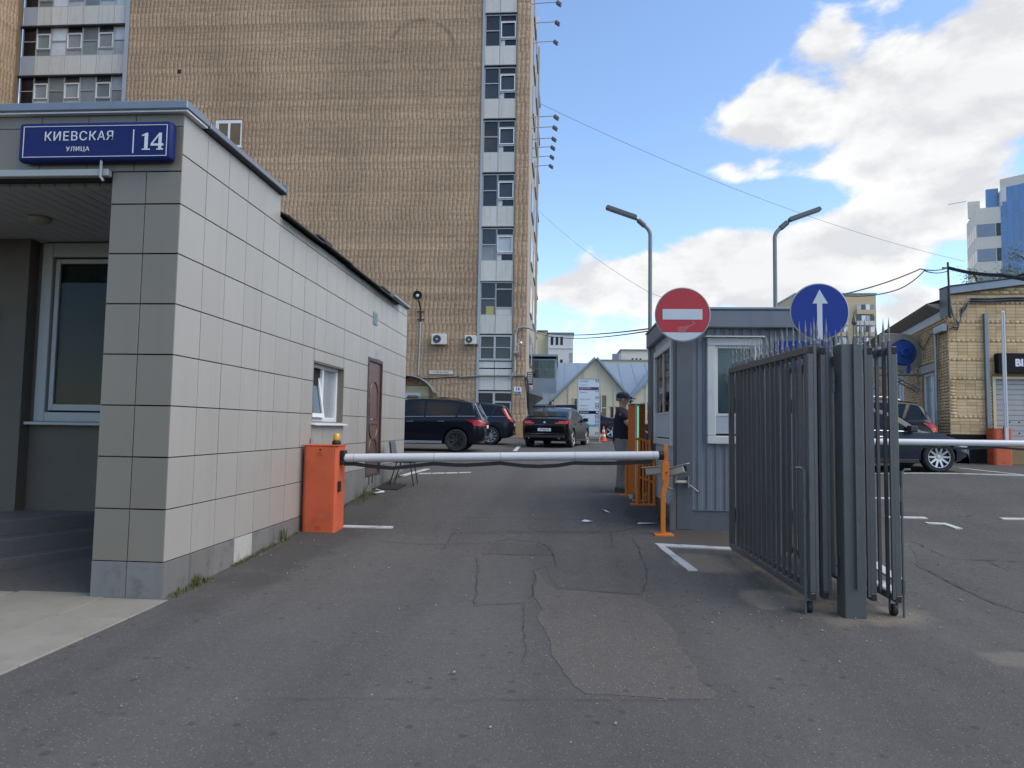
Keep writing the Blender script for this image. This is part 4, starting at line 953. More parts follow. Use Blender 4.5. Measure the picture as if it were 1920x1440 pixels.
w = MB(); w.box(-27.66, -4.98, TY+.012, TY+.4, GB-.3, TZ); w.box(-2.88, -2.05, TY+.012, TY+.4, GB-.3, TZ); w.box(-35.48, -35.2, 30, TY+.4, GB-.3, TZ); w.box(-35.2, -27.66, TY+1.0, TY+1.4, GB-.3, TZ)
w.box(-4.98, -2.88, TY+.6, TY+.8, GB-.3, TZ); w.build('wall', M_mortar, tw)
pf = lambda y0: (lambda V: np.stack([V[:, 0], y0-V[:, 1], V[:, 2]], 1))
ARCH = (-9.9, -7.8, GB, 3.9)
bricks('brickwork', -27.66, -4.98, GB, TZ, pf(TY+.012), M_brick, tw, holes=[SWIN, HOLE, ARCH], vj=.0015)
bricks('brickwork', -2.87, -2.05, 1.85, TZ, pf(TY+.012), M_brick, tw, vj=.0015)
bricks('brickwork', 33.0, 40.0, 20.0, TZ, lambda V: np.stack([-35.2+V[:, 1], V[:, 0], V[:, 2]], 1), M_brick, tw)
B('base_render', -2.9, -2.04, TY-.02, TY+.4, GB-.2, 1.85, M_ochre, tw)
B('wall_hole', -24.32, -24.1, TY+.005, TY+.02, 23.45, 23.68, M_pane3, tw)
# side wall facing right, seen at a grazing angle
B('side_wall', -2.06, -2.03, TY+.014, 57, GB, TZ, M_plaster, tw)
B('side_pilaster', -2.03, -1.93, 52, 53, GB, TZ, M_plaster, tw)
for k in range(9):
    for yw in (43.5, 48.0, 53.6):
        z0 = 2.3+k*3.3; q = B('side_window', -2.03, -2.005, yw, yw+2.6, z0, z0+1.9, M_pane, tw)
        B('sill', -2.03, -1.93, yw-.05, yw+2.65, z0-.08, z0-.01, M_capmetal, q)
# vertical strip of windows and panels
B('edge_strip', -4.98, -4.845, TY-.06, TY+.5, GB, TZ, M_pillar, tw)
SX0, SX1, SM = -4.84, -2.89, -3.92
def member(m, x0, x1, z0, z1, y0=TY+.10, y1=TY+.2): m.box(x0, x1, y0, y1, z0, z1)
def strip_window(zt, zb, op):
    wn = B('window', SX0, SX1, TY+.22, TY+.26, zb, zt, M_dark, tw)
    f = MB(); t = .055
    member(f, SX0, SX1, zt-.07, zt); member(f, SX0, SX1, zb, zb+.05); member(f, SX0, SX0+t, zb+.05, zt-.07); member(f, SX1-t, SX1, zb+.05, zt-.07); member(f, SM-.04, SM+.04, zb+.05, zt-.07)
    zm = zb+1.0; member(f, SX0+t, SM-.04, zm-.03, zm+.03); member(f, SM+.04, SX1-t, zt-.47, zt-.41); member(f, SM+.04, SX1-t, zb+.42, zb+.5); f.build('frame', M_alu, wn)
    def pane(x0, x1, z0, z1, m): B('pane', x0, x1, TY+.17, TY+.18, z0, z1, m, wn)
    pane(SX0+t, SM-.04, zb+.05, zm-.03, M_pane2 if op == 2 else M_pane); pane(SX0+t, SM-.04, zm+.03, zt-.07, M_pane)
    pane(SM+.04, SX1-t, zt-.41, zt-.07, M_pane3 if op else M_pane)
    if op != 3:
        g = MB(); x0, x1, z0, z1 = SM+.05, SX1-t-.01, zb+.52, zt-.49
        for a in ((x0, x1, z0, z0+.06), (x0, x1, z1-.06, z1), (x0, x0+.06, z0+.06, z1-.06), (x1-.06, x1, z0+.06, z1-.06)): g.box(a[0], a[1], TY+.07, TY+.12, a[2], a[3])
        g.build('sash', M_white, wn); pane(x0+.06, x1-.06, z0+.06, z1-.06, M_pane2 if op == 2 else M_pane)
        pane(SM+.3, SX1-t, zb+.05, zb+.42, M_pane3); B('pane', SM+.04, SM+.3, TY+.17, TY+.185, zb+.05, zb+.42, M_signwhite, wn)
    else:
        pane(SM+.04, SX1-t, zb+.5, zt-.47, M_pane3); B('pane', SM+.04, SX1-t, TY+.13, TY+.185, zb+.05, zb+.42, M_whitedirty, wn)
        B('stored_box', SX0+.35, SM-.1, TY+.15, TY+.168, zb+.06, zb+.55, mat('box_yellow', (.42, .38, .14), .7), wn)
tops = [30.1, 26.78, 23.44, 20.1, 16.77, 13.45, 10.17]
for i, zt in enumerate(tops):
    zb = zt-2.02; strip_window(zt, zb, [0, 1, 1, 0, 1, 2, 3][i])
    zl = zb-1.24 if i < 6 else zb-1.13
    for a, b in ((SX0, SM-.012), (SM+.012, SX1)): B('panel', a, b, TY+.06, TY+.2, zl+.06, zb-.01, M_whitedirty, tw, .004)
    B('ledge', SX0-.02, SX1+.01, TY-.02, TY+.2, zl, zl+.055, M_alu, tw)
B('panel_joint', SM-.012, SM+.012, TY+.1, TY+.15, GB, TZ, M_rooftar, tw)
wn = B('window', SX0, SX1, TY+.2, TY+.22, 5.43, 6.95, M_dark, tw)
f = MB()
for a in ((SX0, SX1, 6.85, 6.95), (SX0, SX1, 5.43, 5.55), (SX0, SX0+.1, 5.55, 6.85), (SX1-.1, SX1, 5.55, 6.85), (SM-.06, SM+.06, 5.55, 6.85)): f.box(a[0], a[1], TY+.0, TY+.12, a[2], a[3])
f.box(SX0+.1, SX1-.1, TY+.02, TY+.1, 6.18, 6.23); f.build('frame', M_alu, wn)
for a, b in ((SX0+.1, SM-.06), (SM+.06, SX1-.1)): B('pane', a, b, TY+.11, TY+.12, 5.55, 6.85, M_pane, wn)
for (z0, z1) in ((4.98, 5.40), (3.66, 4.95)):
    for a, b in ((SX0, SM-.015), (SM+.015, SX1)):
        B('panel', a, b, TY+.06, TY+.2, z0+.02, z1-.02 if z1 < 5 else z1-.03, M_whitedirty, tw, .004)
wn = B('window', SX0, SX1, TY+.2, TY+.22, GB, 3.58, M_pane3, tw)
f = MB()
for a in ((SX0, SX1, 3.5, 3.6), (SM-.07, SM+.07, GB, 3.5), (SM+.07, SX1, 2.93, 3.03), (SX1-.08, SX1, GB, 2.93)): f.box(a[0], a[1], TY+.05, TY+.15, a[2], a[3])
f.build('frame', M_alu, wn)
# left ribbon of windows in the recess
M_pane2b = mat('window_pane_mid', (.16, .19, .20), .1, var=.35, vs=1.1, rnd=.4)
cx = [-35.15, -34.2, -33.2, -32.13, -31.06, -30.0, -28.94, -27.92]
B('edge_strip', -27.9, -27.67, TY-.05, TY+1.0, 18, TZ, M_pillar, tw)
for zt in (30.3, 27.0, 23.68, 20.36):
    zb = zt-2.0
    for i, (a, b) in enumerate(zip(cx[:-1], cx[1:])):
        pv = B('panel', a+.015, b-.015, TY+.34, TY+.5, zb-1.33, zb-.03, M_whitedirty if i else M_pillar, tw, .006)
        wn = B('window', a, b, TY+.56, TY+.6, zb, zt-.1, M_dark, tw)
        f = MB(); t = .045
        for q in ((a, b, zb, zb+.06), (a, a+t, zb+.06, zt-.1), (b-t, b, zb+.06, zt-.1)): f.box(q[0], q[1], TY+.42, TY+.52, q[2], q[3])
        pm = [M_pane2, M_pane2b, M_pane2][(i*7+int(zt)) % 3]
        if i == 0: pm = M_pane3
        if i % 2 == 1:
            f.box(a+t, b-t, TY+.42, TY+.52, zt-.52, zt-.45); f.box(a+t, b-t, TY+.42, TY+.52, zb+.42, zb+.48)
            s = MB(); x0, x1, z0, z1 = a+t+.004, b-t-.004, zb+.49, zt-.53
            for q in ((x0, x1, z0, z0+.045), (x0, x1, z1-.045, z1), (x0, x0+.045, z0+.045, z1-.045), (x1-.045, x1, z0+.045, z1-.045)): s.box(q[0], q[1], TY+.38, TY+.46, q[2], q[3])
            s.build('sash', M_white, wn)
            B('pane', a+t, b-t, TY+.47, TY+.48, zb+.48, zt-.52, pm, wn); B('pane', a+t, b-t, TY+.47, TY+.48, zb+.06, zb+.42, pm, wn)
            B('pane', a+t, b-t, TY+.47, TY+.48, zt-.45, zt-.1, M_pane3 if (i+int(zt)) % 3 == 0 else M_pane, wn)
        else:
            zm = zb+1.02; f.box(a+t, b-t, TY+.42, TY+.52, zm-.03, zm+.03)
            B('pane', a+t, b-t, TY+.47, TY+.48, zb+.06, zm-.03, pm, wn); B('pane', a+t, b-t, TY+.47, TY+.48, zm+.03, zt-.1, pm, wn)
        f.build('frame', M_alu, wn)
    B('ledge', -35.2, -27.9, TY+.2, TY+.55, zt-.1, zt-.02, M_rooftar, tw)
# single window in the blank wall
wn = B('window', SWIN[0], SWIN[1], TY+.14, TY+.16, SWIN[2], SWIN[3], M_dark, tw); f = MB(); x0, x1, z0, z1 = SWIN
for q in ((x0, x1, z1-.2, z1), (x0, x1, z0, z0+.1), (x0, x0+.2, z0+.1, z1-.2), (x1-.08, x1, z0+.1, z1-.2), (-20.86, -20.72, z0+.1, z1-.2)): f.box(q[0], q[1], TY-.01, TY+.14, q[2], q[3])
f.build('frame', M_white, wn); B('pane', x0+.2, -20.86, TY+.1, TY+.11, z0+.1, z1-.2, M_pane2, wn); B('pane', -20.72, x1-.08, TY+.1, TY+.11, z0+.1, z1-.2, M_pane2, wn)
B('sill', x0-.05, x1+.05, TY-.1, TY+.0, z0-.08, z0-.01, M_white, wn)
# arched entrance with canopy edge
ent = B('entrance', -9.9, -7.82, TY-.03, TY+.009, GB, 3.86, M_cream, tw)
f = MB()
for q in ((-9.25, -8.27, 3.3, 3.46), (-9.25, -9.08, GB, 3.3), (-8.42, -8.27, GB, 3.3)): f.box(q[0], q[1], TY-.09, TY-.031, q[2], q[3])
f.build('door_frame', M_white, ent); B('door_pane', -9.08, -8.42, TY-.06, TY-.032, GB, 3.3, M_pane, ent); B('notice', -8.85, -8.55, TY-.075, TY-.062, 2.5, 2.75, M_white, ent)
ap = [(-8.95+1.75*math.cos(a), 2.95+1.5*math.sin(a)) for a in np.linspace(R(20), R(160), 18)]
cv = MB(); V = []
for yy_ in (TY-1.2, TY+.0):
    for (x, z) in ap: V.append((x, yy_, z))
    for (x, z) in ap: V.append((x, yy_, z-.05))
n = 18; fs = []
for i in range(n-1): fs += [(i, i+1, 2*n+i+1, 2*n+i), (n+i, 3*n+i, 3*n+i+1, n+i+1), (i, n+i, n+i+1, i+1), (2*n+i, 2*n+i+1, 3*n+i+1, 3*n+i)]
cv.add(V, fs).build('canopy', M_galv, ent)
# things fixed to the wall
def ac(label, x0, x1, z0, z1, y):
    t = thing('air_conditioner', label, 'air conditioner', ((x0+x1)/2, y+.15, z0-.1), group='air conditioners on the brick wall')
    B('casing', x0, x1, y-.02, y+.30, z0, z1, M_acwhite, t, .02)
    cxx = x0+(x1-x0)*.38; r = (z1-z0)*.38
    MB().lathe([(r, 0), (r, -.02), (r*.9, -.02), (r*.9, -.01)], (cxx, y-.02, (z0+z1)/2), 'y', 28).build('fan_grille', mat('fan_dark', (.05, .05, .055), .6), t)
    MB().lathe([(.05, -.02), (.05, -.035)], (cxx, y-.02, (z0+z1)/2), 'y', 12).build('fan_hub', M_acwhite, t)
    for xx in (x0+.12, x1-.12): MB().box(xx-.02, xx+.02, y, y+.36, z0-.06, z0-.01).build('bracket', M_galv, t)
    MB().tube([(x1-.05, y+.2, z0+.1), (x1+.08, y+.25, z0-.05), (x1+.06, y+.33, z0-.15)], .02).build('pipe', M_black, t)
ac('left air conditioner on brick wall with bright fan hub', -7.66, -6.78, 6.33, 6.96, TY-.36)
ac('right air conditioner on brick wall beside the window strip', -5.67, -4.99, 6.36, 6.88, TY-.36)
wl = thing('wall_lamp', 'black round lamp on bracket high on the brick wall', 'lamp', (-8.42, 39.8, 7.7))
MB().tube([(-8.4, TY-.05, 7.75), (-8.4, TY-.05, 8.4), (-8.47, TY-.4, 8.95)], .05, 8).build('bracket', M_black, wl)
for z in (7.83, 8.3): B('clamp', -8.6, -8.2, TY-.06, TY-.0, z, z+.05, M_black, wl)
MB().lathe([(.05, .0), (.22, -.12), (.28, -.3), (.26, -.31), (.2, -.2)], (-8.5, TY-.35, 9.2), 'y', 20).build('reflector', M_black, wl, smooth=True)
MB().lathe([(.06, -.2), (.09, -.26), (.001, -.3)], (-8.5, TY-.35, 9.2), 'y', 12).build('bulb', M_white, wl)
MB().tube([(-8.4, TY-.03, 7.7), (-8.42, TY-.03, 5.9), (-8.46, TY-.03, 4.5)], .045, 8).build('conduit', M_alu, wl)
ws = thing('wall_sign', 'pale strip sign with dark lettering on brick wall', 'sign', (-7.1, 39.97, 4.58))
B('board', -7.81, -6.38, TY-.06, TY-.001, 4.58, 4.79, M_whitedirty, ws, .01)
text('lettering', '© 327-00 ООО', .135, (-7.1, TY-.063, 4.685), mat('ink_dark', (.10, .05, .09), .6), ws, extrude=.004, sx=1.15)
np_ = thing('number_plate', 'small white house number 14 plate on brick pier', 'sign', (-2.51, 39.97, 3.47))
B('board', -2.74, -2.29, TY-.03, TY-.001, 3.47, 3.87, M_white, np_, .006); B('blue_band', -2.70, -2.33, TY-.034, TY-.031, 3.49, 3.60, M_blue, np_)
text('lettering', '14', .26, (-2.52, TY-.034, 3.745), M_blue, np_, extrude=.003, bold=.006); text('lettering', 'стр.1', .11, (-2.515, TY-.037, 3.545), M_white, np_, extrude=.002)
cm = thing('security_camera', 'white bullet camera with grey horn speaker on brick pier', 'camera', (-2.5, 39.8, 5.7))
MB().tube([(-2.62, TY-.25, 6.28), (-2.3, TY-.6, 6.45)], .07, 10).build('housing', M_white, cm); MB().tube([(-2.5, TY-.3, 6.25), (-2.5, TY-.05, 6.0)], .03).build('bracket', M_white, cm)
MB().lathe([(.12, .0), (.14, .15), (.17, .28), (.22, .34)], (-2.75, TY-.3, 5.85), 'x', 14).build('horn', M_fangrey, cm)
cb = thing('cable_run', 'grey conduits and loose cables along the brick block corner', 'cable', (-2.5, 39.9, 3))
MB().tube([(-6.0, TY-.05, 4.42), (-5.2, TY-.06, 4.47), (-4.7, TY-.08, 4.5), (-2.9, TY-.08, 4.52), (-2.15, TY-.08, 4.56)], .06, 8).build('conduit', M_cablegrey, cb)
MB().tube([(-2.95, TY-.05, 4.4), (-2.7, TY-.06, 4.8), (-2.68, TY-.06, 7.0), (-2.55, TY-.1, 7.35), (-2.2, TY-.15, 7.42), (-1.95, TY-.2, 7.35)], .07, 8).build('conduit', M_alu, cb)
MB().tube([(-9.6, TY-.03, 4.1), (-8.9, TY-.04, 4.47), (-8.0, TY-.03, 4.3), (-7.2, TY-.03, 4.35), (-6.0, TY-.03, 4.45)], .03, 6).build('cable', M_cable, cb)
for k, xx in enumerate((-2.0, -1.93, -1.87)):
    MB().tube([(xx-.1, TY-.05, 4.5), (xx, TY-.02, 3.9), (xx+.05, TY+.2, 2.9-.3*k), (xx+.12+.05*k, TY+.3, 2.3), (xx+.2, TY+.6, 3.0)], .03, 6).build('cable', M_cable, cb)
a3 = thing('air_conditioner', 'dark air conditioner seen edge on at the block corner', 'air conditioner', (-1.8, 41, 4.2), group='air conditioners on the brick wall')
B('casing', -2.03, -1.68, 41.0, 41.8, 4.1, 4.85, mat('ac_dark', (.05, .055, .065), .5), a3, .02)
for k in range(6): B('louvre', -1.98, -1.72, 40.98, 41.0, 4.18+k*.11, 4.23+k*.11, M_acwhite, a3)
aw = MB(); aw.add([(-2.03, 41, 3.75), (-1.1, 41, 3.72), (-1.1, 44, 3.72), (-2.03, 44, 3.75), (-2.03, 41, 3.6), (-1.1, 41, 3.35), (-1.1, 44, 3.35), (-2.03, 44, 2.7)], [(0, 1, 2, 3), (0, 4, 5, 1), (1, 5, 6, 2), (4, 7, 6, 5)]); aw.build('awning', M_capmetal, None, label='small grey awning at the block corner', cat='awning')
def flood(label, y, z, x1):
    t = thing('floodlight', label, 'floodlight', (-2.0, y, z), group='floodlights on arms along the block')
    MB().tube([(-2.03, y, z-.05), (-1.7, y, z+.02), (x1-.1, y, z+.05)], .028, 6).build('arm', M_alu, t)
    MB().obox((x1, y, z-.05), (.8, 0, -.6), (0, 1, 0), (.6, 0, .8), .17, .14, .09).build('lamp_head', mat('flood_body', (.10, .11, .115), .5), t, .02)
    MB().obox((x1+.06, y, z-.16), (.8, 0, -.6), (0, 1, 0), (.6, 0, .8), .1, .12, .02).build('lens', M_frame_grey, t)
for k, (y, z, x1) in enumerate([(41, 28.0, -.36), (43.06, 28.0, -.46), (45.3, 28.0, -.58)]): flood(['first', 'second', 'third'][k]+' floodlight from the top of the upper row', y, z, x1)
for k, y in enumerate((41, 42.5, 44.2, 45.6, 47.2, 48.9)):
    flood(['nearest', 'second', 'third', 'fourth', 'fifth', 'sixth'][k]+' floodlight of the lower row beside the brick block', y, 20.69, -.44-.065*k*1.3)
# ---------------------------------------------------------------- sheds and far buildings
sh = thing('gabled_shed', 'cream workshop with blue grey metal roof and pointed gables', 'building', (2.4, 50, .9))
YS = 47.0; ZB = .85
# long roof facing the yard
def roof_plane(name, x0, x1, y0, z0, y1, z1, th=.12, parent=sh):
    m = MB(); m.add([(x0, y0, z0), (x1, y0, z0), (x1, y1, z1), (x0, y1, z1), (x0, y0, z0-th), (x1, y0, z0-th), (x1, y1, z1-th), (x0, y1, z1-th)], [(0, 1, 2, 3), (4, 7, 6, 5), (0, 4, 5, 1), (1, 5, 6, 2), (2, 6, 7, 3), (3, 7, 4, 0)])
    o = m.build(name, M_roofmetal, parent)
    L = math.hypot(y1-y0, z1-z0); nrm = Vector((0, -(z1-z0), (y1-y0))).normalized()
    x = x0+.55
    while x < x1-.2:
        a = Vector((x, y0, z0))+nrm*.012; b = Vector((x, y1, z1))+nrm*.012
        MB().bar(a, b, .05, .04, up=tuple(nrm)).build('seam', M_roofmetal, o); x += 1.1
    return o
roof_plane('roof', -9, 14, 48.6, 3.18, 57, 6.95)
B('wall', -9, 14, 48.9, 49.1, ZB, 3.0, M_roofmetal, sh)
B('wall', -9, 14, 56.6, 57, ZB, 6.8, M_creamside, sh)
def gable(xa, za, xl, zl, xr, zr, y, back):
    poly = [(xl, ZB), (xr, ZB), (xr, zr), (xa, za), (xl, zl)]
    g = MB().prism(poly, 'y', y, y+.2).build('gable_wall', M_creamside, sh)
    for s, (xe, ze) in ((-1, (xl, zl)), (1, (xr, zr))):
        d = Vector((xe-xa, 0, ze-za)); d.normalize(); n = Vector((-d.z, 0, d.x)); n = n if n.z > 0 else -n
        e = Vector((xe, 0, ze))+d*.25; a = Vector((xa, 0, za))
        V = []
        for yy in (y-.3, back):
            V += [a+n*.16+Vector((0, yy, 0)), e+n*.16+Vector((0, yy, 0)), e+n*.02+Vector((0, yy, 0)), a+n*.02+Vector((0, yy, 0))]
        MB().add(V, [(0, 1, 2, 3), (7, 6, 5, 4), (0, 4, 5, 1), (1, 5, 6, 2), (2, 6, 7, 3), (3, 7, 4, 0)]).build('gable_roof', M_roofmetal, sh)
    for k in range(1, 5):
        x = xl+(xr-xl)*k/5; zt = za-abs(x-xa)*((za-zl)/(xa-xl) if x < xa else (za-zr)/(xr-xa))
        B('pilaster', x-.06, x+.06, y-.05, y-.001, ZB, zt-.15, M_creamside, g)
    return g
g1 = gable(2.41, 6.30, -.45, 3.45, 4.75, 3.55, YS, 54.5)
g2 = gable(7.35, 6.30, 4.85, 3.55, 9.9, 3.45, YS, 54.5)
def gwin(x0, x1, z0, z1, g):
    q = B('window', x0, x1, YS-.02, YS-.005, z0, z1, M_pane, g); f = MB()
    for a in ((x0, x1, z1-.08, z1), (x0, x1, z0, z0+.08), (x0, x0+.07, z0+.08, z1-.08), (x1-.07, x1, z0+.08, z1-.08), (x0+.07, x1-.07, (z0+z1)/2-.03, (z0+z1)/2+.03)): f.box(a[0], a[1], YS-.06, YS-.021, a[2], a[3])
    f.build('frame', M_cream, q)
gwin(2.78, 3.22, 2.0, 3.85, g1); gwin(.9, 1.4, 2.0, 3.6, g1); gwin(5.6, 6.1, 2.0, 3.4, g2)
d = B('shed_door', 3.45, 4.35, YS-.03, YS-.005, ZB, 3.0, mat('shed_door', (.05, .03, .028), .6), g1); B('door_frame', 3.36, 4.44, YS-.05, YS-.031, 3.0, 3.1, M_cream, g1)
B('box', 7.0, 7.5, YS-.2, YS-.01, 2.4, 3.6, M_frame_grey, g2)
# louvred dormer on the left of the roof
dm = MB().prism([(-3.5, 3.9), (-.30, 3.9), (-.30, 6.62), (-3.5, 6.62)], 'y', 50.6, 50.8).build('dormer', M_roofmetal, sh)
MB().add([(-3.6, 50.4, 6.95), (-.2, 50.4, 6.95), (-.2, 55.8, 6.6), (-3.6, 55.8, 6.6), (-3.6, 50.4, 6.8), (-.2, 50.4, 6.8), (-.2, 55.8, 6.45), (-3.6, 55.8, 6.45)], [(0, 1, 2, 3), (4, 7, 6, 5), (0, 4, 5, 1), (1, 5, 6, 2), (3, 7, 4, 0), (2, 6, 7, 3)]).build('dormer_roof', M_roofmetal, sh)
MB().add([(-.31, 50.7, 4.2), (-.31, 50.7, 6.8), (-.31, 56.5, 6.6), (-.33, 50.7, 4.2), (-.33, 50.7, 6.8), (-.33, 56.5, 6.6)], [(0, 1, 2), (3, 5, 4), (0, 3, 4, 1), (1, 4, 5, 2), (2, 5, 3, 0)]).build('dormer_cheek', M_roofmetal, sh)
for i in range(5):
    for j in range(2): B('dormer_pane', -3.3+i*.58, -3.3+i*.58+.54, 50.57, 50.598, 5.22+j*.68, 5.22+j*.68+.62, M_pane, sh)
MB().tube([(-.55, 46.7, ZB), (-.55, 46.7, 3.3)], .08, 8).build('drain_pipe', M_alu, sh)
ps = thing('parking_sign', 'small round blue and red parking ban sign on shed corner', 'sign', (-.5, 46.6, 2.4))
MB().lathe([(.17, 0), (.17, -.02)], (-.55, 46.58, 2.9), 'y', 20).build('plate', M_blue, ps); MB().lathe([(.17, -.021), (.17, -.024), (.13, -.024), (.13, -.021)], (-.55, 46.58, 2.9), 'y', 20).build('rim', M_red, ps)
B('lower_plate', -.7, -.4, 46.57, 46.59, 2.5, 2.68, M_white, ps)

wb = thing('white_block', 'plain white and yellow block with three small windows behind shed', 'building', (-1, 100, .95))
B('wall', -1.8, 1.72, 95, 108, .5, 14.7, M_white_wall, wb); B('wall', -12, -1.82, 96, 108, .5, 15.15, M_yellow_wall, wb); B('roof_edge', -1.95, 1.85, 94.85, 108, 14.7, 14.85, M_capmetal, wb); B('roof_edge', -12, -1.84, 95.85, 108, 15.15, 15.3, M_capmetal, wb)
for x in (-1.42, -.72, -.08):
    for z in (13.1, 9.9): q = B('window', x, x+.36, 94.97, 94.99, z, z+1.15, M_pane3, wb)
B('window', 1.2, 1.65, 94.97, 94.99, 10.7, 12.0, M_pane2, wb)
B('cornice', -1.82, 1.74, 94.9, 94.99, 12.6, 12.7, M_white_wall, wb)
w2 = thing('pale_office', 'low pale office with dark square windows and roof cabin', 'building', (8, 88, .95))
B('wall', 4.8, 24, 85, 96, .5, 9.95, M_creamside, w2); B('roof_edge', 4.7, 24, 84.9, 96, 9.95, 10.1, M_capmetal, w2)
B('roof_cabin', 7.7, 14, 87, 94, 10.1, 11.5, M_stonepanel, w2); B('cabin_roof', 7.5, 14.2, 86.8, 94.2, 11.5, 11.62, M_capmetal, w2)
B('chimney', 6.5, 7.3, 86, 87, 10.1, 10.95, M_capmetal, w2)
for k in range(8):
    x = 5.72+k*1.33
    for z in (7.95, 4.5):
        q = B('window', x, x+.72, 84.97, 84.99, z, z+1.35, [M_pane, M_pane2, M_pane2][k % 3], w2); B('mullion', x+.33, x+.38, 84.955, 84.969, z, z+1.35, M_white, q)
for k in range(3): B('cabin_window', 9+k*.5, 9.22+k*.5, 86.97, 86.99, 10.3, 10.5, M_pane3, w2)

fb = thing('apartment_block', 'far tan apartment block with balconies behind the blue sign', 'building', (66, 166, .95))
M_farbrick = mat('far_tan_brick', (.52, .42, .27), .85, var=.05)
B('wall', 54, 71.95, 160, 175, .5, 33.2, M_farbrick, fb); B('roof_edge', 53.8, 72.1, 159.8, 175, 33.2, 33.5, M_capmetal, fb)
for k in range(9):
    z = 29.5-k*2.55
    for x0, x1 in ((67.4, 71.3), (61.5, 65.4), (55.5, 59.5)):
        bal = B('balcony', x0, x1, 159.2, 159.98, z-1.0, z, M_whitedirty if k % 2 else M_farbrick, fb)
        for j in range(4):
            q0 = x0+(x1-x0)*j/4; pn = B('window', q0+.05, q0+(x1-x0)/4-.05, 159.3, 159.4, z+.05, z+1.25, [M_pane2, M_pane, M_white][(j+k) % 3], fb)
gb = thing('glass_tower', 'stone panelled office tower with blue glass curtain wall', 'building', (54, 92, .95))


# plan: left face recedes, front face, glass face comes forward (traced in plan at real distance)
c0 = Vector((52.79, 91.5, 27)); c1 = Vector((50.2, 85.0, 27)); c2 = Vector((52.54, 84.2, 27)); c3 = Vector((56.44, 80.0, 27))
def wallseg(a, b, z0, z1, m, name, par, out=0.0, th=.4):
    a = Vector((a.x, a.y, 0)); b = Vector((b.x, b.y, 0)); d = (b-a).normalized(); n = Vector((d.y, -d.x, 0)); a = a+n*out; b = b+n*out
    return MB().prism([(a.x, a.y), (b.x, b.y), (b.x-n.x*th, b.y-n.y*th), (a.x-n.x*th, a.y-n.y*th)], 'z', z0, z1).build(name, m, par)
def lerp(a, b, t): return a+(b-a)*t
wallseg(c0, c1, .5, 28.9, M_stonepanel, 'wall', gb); wallseg(c1, c2, .5, 28.9, M_stonepanel, 'wall', gb); wallseg(c2, c3, .5, 32.2, M_stonepanel, 'wall', gb)
wallseg(lerp(c0, c1, .1), c1, 28.9, 30.9, M_stonepanel, 'wall', gb, -2.5); wallseg(lerp(c1, c2, .5), c2, 29, 31.4, M_glassblue, 'roof_glazing', gb, -.8)
wallseg(lerp(c1, c2, .0), lerp(c1, c2, .5), 28.9, 31.0, M_stonepanel, 'wall', gb, -4)
z = 26.9
for k in range(7):
    for t0, t1 in ((.02, .76), (.80, .98)): wallseg(lerp(c1, c2, t0), lerp(c1, c2, t1), z-1.55, z, M_ribbon if t0 < .5 else M_pane, 'ribbon_window', gb, .03, .06)
    for j in range(4): wallseg(lerp(c0, c1, .05+j*.24), lerp(c0, c1, .27+j*.24), z-1.55, z, M_ribbon, 'ribbon_window', gb, .03, .06)
    z -= 3.05
for j in range(9):
    for k in range(12):
        wallseg(lerp(c2, c3, j/9+.004), lerp(c2, c3, (j+1)/9-.004), 31.1-(k+1)*1.75+.05, 31.1-k*1.75, M_glassblue if (j*5+k*3) % 37 else M_white, 'curtain_pane', gb, .05, .08)
MB().tube([c0+Vector((0, 0, 5)), c0+Vector((-2.2, 0, 4.6))], .06, 6).build('roof_arm', M_alu, gb)
# ---------------------------------------------------------------- yellow brick garage on the right
gr = thing('brick_garage', 'yellow brick garage with grey fascia and roller door at right edge', 'building', (13, 21, .7))
FY = 19.6; GO = np.array([10.737, 19.6]); th_ = R(13.5); GD = np.array([math.sin(th_), math.cos(th_)]); GN = np.array([GD[1], -GD[0]])
def gl(s, out, z): p = GO+GD*s-GN*out; return Vector((p[0], p[1], z))
def placeL(V): return np.stack([GO[0]+GD[0]*V[:, 0]-GN[0]*V[:, 1], GO[1]+GD[1]*V[:, 0]-GN[1]*V[:, 1], V[:, 2]], 1)
def lbox(m, s0, s1, o0, o1, z0, z1):
    v = [gl(s, o, z) for z in (z0, z1) for s, o in ((s0, o0), (s1, o0), (s1, o1), (s0, o1))]
    return m.add(v, [(0, 3, 2, 1), (4, 5, 6, 7), (0, 1, 5, 4), (1, 2, 6, 5), (2, 3, 7, 6), (3, 0, 4, 7)])
def LB_(name, s0, s1, o0, o1, z0, z1, m, par, bev=0): return lbox(MB(), s0, s1, o0, o1, z0, z1).build(name, m, par, bev)
w = MB(); w.box(10.83, 18, FY+.012, FY+.3, .3, 1.2); w.prism([(10.752, FY+.013), (10.829, FY+.013), (10.829, FY+.3)], 'z', .3, 5.36)
DR = (11.95, 15.2, .3, 3.02)
for (x0, x1, z0, z1) in rect_minus([(10.83, 18, 1.2, 5.3)], DR): w.box(x0, x1, FY+.012, FY+.3, z0, z1)
w.prism([(10.83, 5.3), (18, 5.3), (18, 6.35), (10.83, 5.385)], 'y', FY+.012, FY+.3)
w.build('wall', M_mortar2, gr)
near = lambda a, b: (a-10.7)*.8+abs(b-3.2)*.3
bricks('brickwork', 10.74, 17.0, 1.5, 5.40, lambda V: np.stack([V[:, 0], FY+.012-V[:, 1], V[:, 2]], 1), M_brick2, gr, holes=[(11.87, 15.3, .3, 3.12)], bh=.088, joint=.009, bw=.262, depth=.006, inst=300, order=near)
for k in range(9):
    za = 5.405+k*.088; xa = 10.76+(za+.09-5.38)/.134
    if xa < 16.5: bricks('brickwork', xa, 17.0, za, za+.0885, lambda V: np.stack([V[:, 0], FY+.012-V[:, 1], V[:, 2]], 1), M_brick2, gr, bh=.088, joint=.009, bw=.262, depth=.006)
